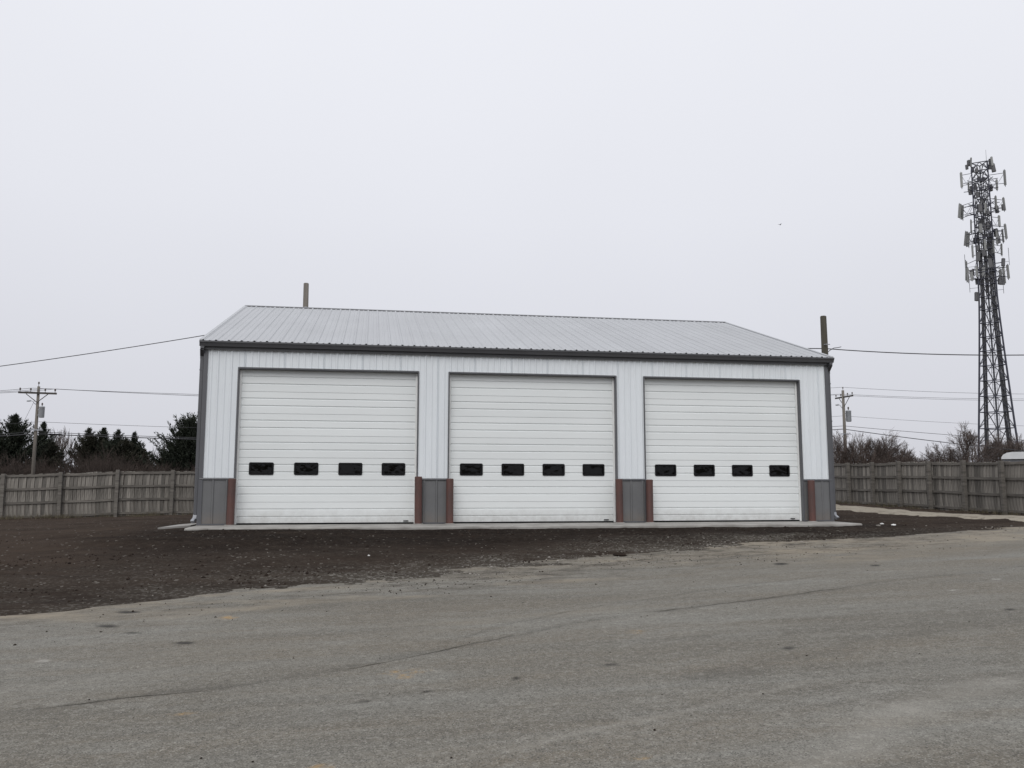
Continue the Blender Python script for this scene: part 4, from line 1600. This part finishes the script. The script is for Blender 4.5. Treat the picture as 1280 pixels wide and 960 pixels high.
# ------------------------------------------------------------------ trees
def cedar_mesh(seed, h, rmax, m, ex=0.9):
    r_ = random.Random(seed)
    V, Fc = [], []

    def tri(p, d, up, l, w):
        s = d.cross(up)
        if s.length < 1e-4:
            return
        s.normalize()
        o = len(V)
        V.extend([tuple(p - s * w), tuple(p + s * w), tuple(p + d * l)])
        Fc.append((o, o + 1, o + 2))
    nb = int(36 * h)
    for i in range(nb):
        t = (i + r_.random()) / nb
        t = t ** 0.9
        z = 0.25 + t * (h - 0.35)
        env = rmax * (0.97 * (1 - t) ** ex + 0.03) * (1.0 if t > 0.12 else 0.75 + 2 * t)
        L = env * r_.choice((r_.uniform(0.5, 0.9), r_.uniform(0.75, 1.28)))
        az = r_.uniform(0, 2 * math.pi)
        el = R(r_.uniform(14, 46) + 24 * t)
        d = Vector((math.cos(az) * math.cos(el), math.sin(az) * math.cos(el), math.sin(el)))
        ns = max(4, int(L / 0.16))
        for k in range(ns):
            f = 0.18 + 0.82 * (k + r_.random() * 0.6) / ns
            p = Vector((0, 0, z)) + d * (L * f) + Vector((0, 0, 0.12 * L * f * f))
            sz = 0.30 * (1.25 - 0.55 * f) * (0.7 + 0.5 * r_.random()) * min(1.0, 0.45 + L * 0.5)
            for q in range(6):
                dd = (d * 0.9 + Vector((r_.gauss(0, .6), r_.gauss(0, .6), r_.gauss(0.25, .5)))).normalized()
                tri(p + Vector((r_.gauss(0, .05), r_.gauss(0, .05), r_.gauss(0, .05))), dd, Vector((r_.gauss(0, 1), r_.gauss(0, 1), r_.gauss(0, 1))), sz * r_.uniform(0.7, 1.4), sz * 0.17)
    for q in range(44):
        p = Vector((r_.gauss(0, .05), r_.gauss(0, .05), h - 1.3 + 1.25 * q / 44))
        dd = Vector((r_.gauss(0, .35), r_.gauss(0, .35), 1)).normalized()
        tri(p, dd, Vector((r_.gauss(0, 1), r_.gauss(0, 1), 0.1)), 0.35, 0.05)
    me = bpy.data.meshes.new('crown')
    me.from_pydata(V, [], Fc)
    me.materials.append(m)
    me.update()
    return me


def place_cedar(seed, px, pytop, depth, rmax, label, m=None, ex=0.9):
    top = at(px, pytop, depth)
    zb = -0.35
    h = top[2] - zb
    root = empty('cedar_tree', (top[0], top[1], zb), None, seed * 1.3)
    tag(root, label, 'tree', 'cedar trees behind the left fence')
    t = MB()
    t.tube([(0, 0, 0), (0.03, 0, h * 0.5), (0, 0, h * 0.95)], [0.16, 0.09, 0.015], 7)
    t.build('trunk', M_BARK, root, True)
    link('crown', cedar_mesh(seed, h, rmax, m or M_CEDAR, ex), root)


place_cedar(1, 20.5, 519, 75, 4.28, 'tallest dark cedar near the left picture edge, left of the utility pole')
place_cedar(2, 0, 538, 74, 3.46, 'dark cedar cut off by the left picture edge')
place_cedar(3, 55, 528, 79, 3.19, 'dark cedar with pointed top standing just right of the utility pole')
place_cedar(13, 66, 553, 77, 2.73, 'low spreading cedar at the foot of the pointed one by the utility pole', M_CEDAR2)
place_cedar(4, 111.5, 536, 78, 3.55, 'first cedar of the middle clump, nearest the bare tree', M_CEDAR2)
place_cedar(5, 130.5, 535.5, 81, 3.33, 'narrow cedar, second from the left in the middle clump')
place_cedar(6, 148, 538, 78, 3.12, 'third cedar from the left in the middle clump')
place_cedar(7, 168.5, 541, 79, 2.90, 'rightmost and slimmest cedar of the middle clump')
place_cedar(8, 158, 549, 77, 3.22, 'short cedar tucked between the last two of the middle clump', M_CEDAR2)
place_cedar(9, 180, 562, 78, 2.57, 'low cedar trailing off the right side of the middle clump', M_CEDAR2)
place_cedar(10, 236, 527, 73, 4.55, 'broad dark cedar partly hidden by the left corner of the garage', None, 0.62)
place_cedar(11, 214, 553, 75, 2.73, 'low cedar leaning against the broad one beside the garage', M_CEDAR2)
place_cedar(12, 262, 530, 74, 4.00, 'dark cedar hidden mostly behind the left end of the garage')


def bare_mesh(seed, h, spread, stems, levels, trunk_r, minr=0.0125, lean=0.0):
    """trunk mesh and crown mesh of a leafless tree"""
    r_ = random.Random(seed)
    T, C_ = MB(), MB()
    V, Fc = [], []

    def seg(p, q, ra, rb):
        d = (q - p).normalized()
        a_ = d.cross(Vector((0.31, 0.77, 0.2)))
        a_.normalize()
        b_ = d.cross(a_)
        o = len(V)
        for pp, rr_ in ((p, ra), (q, rb)):
            for k in range(3):
                t = 2.0944 * k
                V.append(tuple(pp + (a_ * math.cos(t) + b_ * math.sin(t)) * rr_))
        for k in range(3):
            j = (k + 1) % 3
            Fc.append((o + k, o + j, o + 3 + j, o + 3 + k))

    def grow(p, d, L, rad, lev):
        n = 2 if lev > 1 else 2
        pts = [p]
        for i in range(n):
            d = (d + Vector((r_.gauss(0, .13), r_.gauss(0, .13), r_.gauss(0.05, .10)))).normalized()
            q = pts[-1] + d * (L / n)
            seg(pts[-1], q, rad * (1 - 0.35 * i / n), rad * (1 - 0.35 * (i + 1) / n))
            pts.append(q)
        if lev <= 0:
            return
        nc = r_.choice((3, 3, 4)) if lev > 1 else r_.choice((3, 4, 5))
        for k in range(nc):
            f = r_.uniform(0.3, 1.0) if k else 1.0
            base = pts[0].lerp(pts[-1], f) if f < 0.999 else pts[-1]
            az = r_.uniform(0, 6.283)
            tilt = r_.uniform(0.25, 0.75) * spread if k else r_.uniform(0.05, 0.3)
            s = d.cross(Vector((math.cos(az), math.sin(az), 0.3)))
            if s.length < 1e-3:
                continue
            s.normalize()
            nd = (d * math.cos(tilt) + s * math.sin(tilt)).normalized()
            grow(base, nd, L * r_.uniform(0.60, 0.82), max(rad * r_.uniform(0.48, 0.64), minr), lev - 1)
    for s in range(stems):
        az = r_.uniform(0, 6.283)
        d = Vector((math.cos(az) * (0.12 + 0.22 * (stems > 1)) + lean, math.sin(az) * (0.12 + 0.22 * (stems > 1)), 1)).normalized()
        b = Vector((r_.uniform(-.3, .3), r_.uniform(-.3, .3), 0)) * (stems > 1)
        L0 = h * 0.30
        e_ = b + d * L0
        T.tube([b, b + d * L0 * 0.5, e_], [trunk_r * 1.25, trunk_r, trunk_r * 0.85], 7)
        for k in range(3 if stems == 1 else 2):
            az2 = r_.uniform(0, 6.283)
            tilt = r_.uniform(0.15, 0.5) * spread
            sd_ = d.cross(Vector((math.cos(az2), math.sin(az2), 0.2))).normalized()
            grow(e_ - d * 0.05 * k, (d * math.cos(tilt) + sd_ * math.sin(tilt)).normalized(), h * 0.24, trunk_r * 0.62, levels)
    zmax = max(v_[2] for v_ in V)
    k = h / zmax
    V = [(v_[0] * k, v_[1] * k, v_[2] * k) for v_ in V]
    T.v = [(v_[0] * k, v_[1] * k, v_[2] * k) for v_ in T.v]
    me = bpy.data.meshes.new('crown')
    me.from_pydata(V, [], Fc)
    me.materials.append(M_TWIG)
    me.update()
    return T.mesh('trunk', M_BARK, True), me


BARE = [bare_mesh(21, 6.0, 0.95, 1, 5, 0.12, 0.0085), bare_mesh(22, 6.0, 1.05, 4, 5, 0.07, 0.0085), bare_mesh(23, 6.0, 0.8, 1, 5, 0.10), bare_mesh(24, 5.0, 1.3, 7, 4, 0.05), bare_mesh(25, 6.0, 0.55, 2, 4, 0.055)]


def place_bare(v, px, pytop, depth, wide, label, group, rot):
    top = at(px, pytop, depth)
    zb = -0.35
    h = top[2] - zb
    H0 = 5.0 if v == 3 else 6.0
    root = empty('bare_tree', (top[0], top[1], zb), None, rot)
    root.scale = (h / H0 * wide, h / H0 * wide, h / H0)
    tag(root, label, 'tree', group)
    link('trunk', BARE[v][0], root)
    link('crown', BARE[v][1], root)


GL_ = 'bare trees behind the left fence'
place_bare(4, 90, 531, 86, 0.7, 'slender bare tree between the pointed cedar and the middle cedar clump', GL_, 0.4)
place_bare(4, 76.5, 537, 88, 0.6, 'thin bare sapling left of the slender bare tree, beside the pointed cedar', GL_, 2.1)
place_bare(4, 101, 541, 90, 0.7, 'wispy bare sapling hugging the middle cedar clump', GL_, 3.3)
place_bare(4, 193, 552, 88, 0.7, 'wispy bare sapling in the gap between cedar clump and garage', GL_, 4.3)
place_bare(2, 246, 525, 83, 0.7, 'bare treetop poking above the broad cedar by the garage', GL_, 1.3)
GR_ = 'bare trees behind the right fence'
for (v, px, py, dep, wd_, rot, lab) in (
        (1, 1046, 541, 70, 1.0, 0.3, 'bare tree close against the right corner of the garage'),
        (1, 1066, 535, 72, 1.15, 1.9, 'bushy bare tree just right of the right utility pole'),
        (0, 1083, 538, 71, 0.95, 2.7, 'round bare tree in the thicket right of the utility pole'),
        (1, 1101, 545, 73, 1.0, 4.1, 'lower bare tree sloping down at the end of the thicket'),
        (3, 1117, 556, 72, 0.9, 5.2, 'bushy low bare tree at the right end of the thicket'),
        (3, 1150, 563, 90, 1.3, 0.8, 'distant low bare tree in the dip between two thickets'),
        (3, 1138, 571, 95, 1.4, 2.6, 'smallest distant bare bush left of the dip'),
        (3, 1165, 568, 92, 1.3, 3.6, 'distant bare bush left of the spreading bare tree'),
        (0, 1203, 527, 74, 1.15, 5.0, 'large spreading bare tree left of the lattice tower'),
        (1, 1184, 549, 72, 0.9, 1.1, 'bushy bare tree under the left side of the large spreading one'),
        (1, 1222, 535, 78, 0.95, 3.0, 'bare tree whose crown meets the left leg of the lattice tower'),
        (1, 1247, 549, 95, 1.2, 4.4, 'far bare tree seen through the legs of the lattice tower'),
        (0, 1278, 540, 76, 1.1, 2.2, 'bare tree right of the lattice tower at the picture edge')):
    place_bare(v, px, py, dep, wd_, lab, GR_, rot)


# brown leafless brush below and between the trees: nobody could count it
def brush(name, spots, label):
    r_ = random.Random(5)
    V, Fc = [], []
    for (x, y, z, h, w) in spots:
        for s in range(54):
            az = r_.uniform(0, 6.283)
            p = Vector((x + r_.gauss(0, w * 0.42), y + r_.gauss(0, w * 0.42), z))
            d = Vector((math.cos(az) * 0.35, math.sin(az) * 0.35, 1)).normalized()
            L = h * r_.uniform(0.45, 1.0)
            rad = 0.021
            for k in range(5):
                d = (d + Vector((r_.gauss(0, .22), r_.gauss(0, .22), r_.gauss(.05, .1)))).normalized()
                q_ = p + d * (L / 5)
                for br in range(1 if k == 0 else 3):
                    if br == 0:
                        a_, b_, r0, r1 = p, q_, rad * (1 - k * 0.15), rad * (0.85 - k * 0.15)
                    else:
                        dd = (d + Vector((r_.gauss(0, .6), r_.gauss(0, .6), r_.gauss(.2, .35)))).normalized()
                        a_, b_, r0, r1 = p, p + dd * L * 0.22 * r_.uniform(0.6, 1.3), 0.014, 0.007
                    t_ = (b_ - a_).normalized()
                    sx = t_.cross(Vector((0.3, 0.8, 0.1)))
                    sx.normalize()
                    sy = t_.cross(sx)
                    o = len(V)
                    for pp, rr_ in ((a_, r0), (b_, r1)):
                        for kk in range(3):
                            V.append(tuple(pp + (sx * math.cos(2.0944 * kk) + sy * math.sin(2.0944 * kk)) * rr_))
                    for kk in range(3):
                        j = (kk + 1) % 3
                        Fc.append((o + kk, o + j, o + 3 + j, o + 3 + kk))
                p = q_
    me = bpy.data.meshes.new(name)
    me.from_pydata(V, [], Fc)
    me.materials.append(M_BRUSH)
    me.update()
    tag(link(name, me), label, 'brush', None, 'stuff')


spots = []
for i in range(135):
    px = random.uniform(-40, 290)
    dep = random.uniform(64, 74)
    p = at(px, 607, dep)
    bh = 2.4 + 2.5 * float(vnoise(np.array([px / 28.0]), np.array([0.5]), 4)[0])
    spots.append((p[0], p[1], -0.4, bh * random.uniform(0.7, 1.15), random.uniform(1.1, 1.9)))
brush('thicket', spots, 'brown leafless thicket below the cedars behind the left fence')
spots = []
for i in range(140):
    px = random.uniform(1035, 1330)
    dep = random.uniform(58, 86)
    p = at(px, 607, dep)
    zt_ = np.interp(px, [1035, 1060, 1088, 1105, 1118, 1128, 1150, 1168, 1185, 1240, 1330], [546, 541, 543, 550, 562, 571, 569, 571, 562, 560, 558])
    hh = ((607 - zt_) / F_PX * dep + 1.2) * random.uniform(0.6, 1.0)
    spots.append((p[0], p[1], -0.3, hh, random.uniform(1.0, 1.8)))
brush('thicket', spots, 'dark leafless thicket below the bare trees behind the right fence')

# ------------------------------------------------------------------ loose stones, clods, dry grass
OCT = np.array([(1, 0, 0), (0, 1, 0), (-1, 0, 0), (0, -1, 0), (0, 0, 1), (0, 0, -1)], float)
OCTF = np.array([(0, 1, 4), (1, 2, 4), (2, 3, 4), (3, 0, 4), (1, 0, 5), (2, 1, 5), (3, 2, 5), (0, 3, 5)])


def scatter(name, pts, sizes, m, label, cat, squash=0.65):
    n = len(pts)
    ang = rng.uniform(0, 6.283, n)
    V = OCT[None] * rng.uniform(0.65, 1.25, (n, 6, 1)) + rng.normal(0, 0.12, (n, 6, 3))
    V = V * sizes[:, None, None]
    V[:, :, 2] *= squash
    ca, sa = np.cos(ang)[:, None], np.sin(ang)[:, None]
    x = V[:, :, 0] * ca - V[:, :, 1] * sa
    y = V[:, :, 0] * sa + V[:, :, 1] * ca
    V = np.stack([x, y, V[:, :, 2]], -1) + pts[:, None, :]
    Fm = (OCTF[None] + (np.arange(n) * 6)[:, None, None]).reshape(-1, 3)
    me = bpy.data.meshes.new(name)
    me.from_pydata(V.reshape(-1, 3).tolist(), [], Fm.tolist())
    me.materials.append(m)
    me.update()
    tag(link(name, me), label, cat, None, 'stuff')


def surface_z(x, y):
    return np.maximum(asphalt_z(x, y) - 1e3 * (edge_d(x, y) > 1.4), dirt_z(x, y) - 1e3 * (edge_d(x, y) < -1.4))


N = 60000
px_ = rng.uniform(-6, 24, N)
py_ = rng.uniform(-17, -1.4, N)
d_ = edge_d(px_, py_)
w_ = (0.22 + 0.78 * sstep(0, 4, px_) * sstep(15, 9, px_)) * np.exp(-((d_ - 0.25) / 0.7) ** 2) * (0.15 + 0.85 * (fbm(px_ * 0.8, py_ * 0.8, 4, 61) > -0.02)) + 0.022 * (d_ > 0) * (fbm(px_ * 0.5, py_ * 0.9, 4, 63) > 0.03) + 0.012 * (d_ < 0)
k_ = rng.uniform(0, 1, N) < w_ * 0.34
px_, py_ = px_[k_], py_[k_]
sz = np.minimum(np.exp(rng.normal(-4.5, 0.45, len(px_))), 0.032) * np.where(edge_d(px_, py_) < -1.2, 0.55, 1.0)
scatter('gravel', np.stack([px_, py_, surface_z(px_, py_) + sz * 0.25], -1), sz, M_STONE, 'loose pale stones along the ragged edge of the asphalt', 'gravel')
N = 30000
px_ = rng.uniform(-12, 22, N)
py_ = rng.uniform(-11, -1.4, N)
d_ = edge_d(px_, py_)
k_ = (d_ > 0.2) & (rng.uniform(0, 1, N) < 0.05 + 0.38 * (fbm(px_ * 0.5, py_ * 1.2, 4, 71) > 0.04))
px_, py_ = px_[k_], py_[k_]
sz = np.minimum(np.exp(rng.normal(-4.2, 0.45, len(px_))), 0.036)
scatter('dirt_clods', np.stack([px_, py_, surface_z(px_, py_) + sz * 0.2], -1), sz, M_CLOD, 'lumps of dark soil strewn over the graded dirt', 'soil', 0.75)


N = 26000
px_ = rng.uniform(-7, 22, N)
py_ = rng.uniform(-18, -1.5, N)
d_ = edge_d(px_, py_)
mid_ = 0.25 + 0.75 * sstep(2, 5, px_) * sstep(16, 12, px_)
w_ = mid_ * np.exp(-((d_ + 0.9) / 1.1) ** 2) * (fbm(px_ * 0.6, py_ * 1.2, 4, 81) > -0.03) + 0.035
k_ = (d_ < 0.1) & (rng.uniform(0, 1, N) < w_)
px_, py_ = px_[k_], py_[k_]
sz = np.minimum(np.exp(rng.normal(-4.8, 0.42, len(px_))), 0.022) * np.where(edge_d(px_, py_) < -2.5, 0.6, 1.0)
scatter('soil_crumbs', np.stack([px_, py_, asphalt_z(px_, py_) + sz * 0.25], -1), sz, M_CLOD, 'dark soil crumbs and grit tracked onto the asphalt', 'soil', 0.7)


def grass_band(P, Q, n, w0, w1, label):
    P, Q = np.array(P[:2]), np.array(Q[:2])
    L = np.linalg.norm(Q - P)
    d = (Q - P) / L
    nn_ = np.array([d[1], -d[0]])
    V, Fc = [], []
    s = rng.uniform(0, L, n)
    o = rng.uniform(w0, w1, n) * rng.uniform(0.3, 1, n)
    X, Y = P[0] + d[0] * s + nn_[0] * o, P[1] + d[1] * s + nn_[1] * o
    keep = fbm(X * 0.9, Y * 0.9, 3, 91) > -0.08
    zz = np.maximum(dirt_z(X, Y), Z(X, Y) - 0.05)
    for x, y, z, kp in zip(X, Y, zz, keep):
        if not kp:
            continue
        h = random.uniform(0.05, 0.22)
        a_ = random.uniform(0, 6.283)
        dx, dy = math.cos(a_) * 0.008, math.sin(a_) * 0.008
        lx, ly = random.gauss(0, 0.07), random.gauss(0, 0.07)
        b = len(V)
        V += [(x - dx, y - dy, z - 0.02), (x + dx, y + dy, z - 0.02), (x + lx, y + ly, z + h)]
        Fc.append((b, b + 1, b + 2))
    me = bpy.data.meshes.new('dry_grass')
    me.from_pydata(V, [], Fc)
    me.materials.append(M_STRAW)
    me.update()
    tag(link('dry_grass', me), label, 'grass', None, 'stuff')


grass_band(lp0, lp1, 6000, -0.1, 1.1, 'dry tan grass along the foot of the left fence')
grass_band(rp0, rp1, 3000, -0.1, 0.7, 'dry tan grass along the foot of the right fence')

# ------------------------------------------------------------------ small odds and ends
def litter(px, py, size, label, m, flat=0.5, name='litter', cat='litter'):
    d = ray(px, py)
    t = 8.0
    while t < 60:
        p = CAM + d * t
        if p[2] < float(surface_z(np.array([p[0]]), np.array([p[1]]))[0]):
            break
        t += 0.02
    r_ = random.Random(int(px))
    mb = MB()
    n, rings = 8, 4
    vs, fs = [], []
    for i in range(rings + 1):
        ph = math.pi * i / rings
        for k in range(n):
            th = 6.283 * k / n
            q_ = size * r_.uniform(0.75, 1.2)
            vs.append((math.sin(ph) * math.cos(th) * q_ * 1.3, math.sin(ph) * math.sin(th) * q_, math.cos(ph) * q_ * flat))
    for i in range(rings):
        for k in range(n):
            j = (k + 1) % n
            fs.append((i * n + k, (i + 1) * n + k, (i + 1) * n + j, i * n + j))
    mb.add(vs, fs)
    tag(mb.build(name, m, None, False, (p[0], p[1], p[2] + size * flat * 0.6), (0, 0, r_.uniform(0, 3))), label, cat)


litter(640, 659.5, 0.06, 'white scrap on the dirt edge below the middle garage door', M_PAPER)
litter(1102.5, 655.5, 0.045, 'white lump on the dirt right of the garage, nearer the building', M_PAPER)
litter(1117, 657.0, 0.05, 'white lump on the dirt right of the garage, farther from the building', M_PAPER)
litter(1098, 657.5, 0.05, 'smaller pale lump beside the two white lumps right of the garage', M_STONE, 0.4, 'stone', 'stone')
litter(775, 695, 0.10, 'dark flat rock at the dirt edge in front of the middle bay', M_CLOD, 0.4, 'stone', 'stone')
litter(461, 695, 0.02, 'white pebble on the dirt in front of the leftmost door', M_PAPER, 0.7, 'stone', 'stone')

bd = at(975, 281, 60)
bird = empty('bird', tuple(bd), None, 0.5)
bird.scale = (0.6, 0.6, 0.6)
tag(bird, 'tiny dark bird flying in the grey sky above the right end of the roof', 'bird')
m = MB()
m.tube([(-0.16, 0, 0), (-0.08, 0, 0.01), (0.03, 0, 0.01), (0.11, 0, 0.02), (0.15, 0, 0.02), (0.19, 0, 0.015)], [0.012, 0.035, 0.045, 0.03, 0.025, 0.004], 8)
m.build('body', M_FEATHER, bird, True)
for s in (-1, 1):
    m = MB()
    m.add([(0.06, s * 0.03, 0.02), (-0.06, s * 0.03, 0.02), (-0.06, s * 0.16, 0.09), (0.05, s * 0.16, 0.10), (-0.10, s * 0.30, 0.07), (0.06, s * 0.03, 0.008), (-0.06, s * 0.03, 0.01), (-0.06, s * 0.16, 0.082), (0.05, s * 0.16, 0.09)],
          [(0, 1, 2, 3), (3, 2, 4), (8, 7, 6, 5), (4, 7, 8), (0, 3, 8, 5), (3, 4, 8), (1, 6, 7, 2), (2, 7, 4)])
    m.build('wing', M_FEATHER, bird)
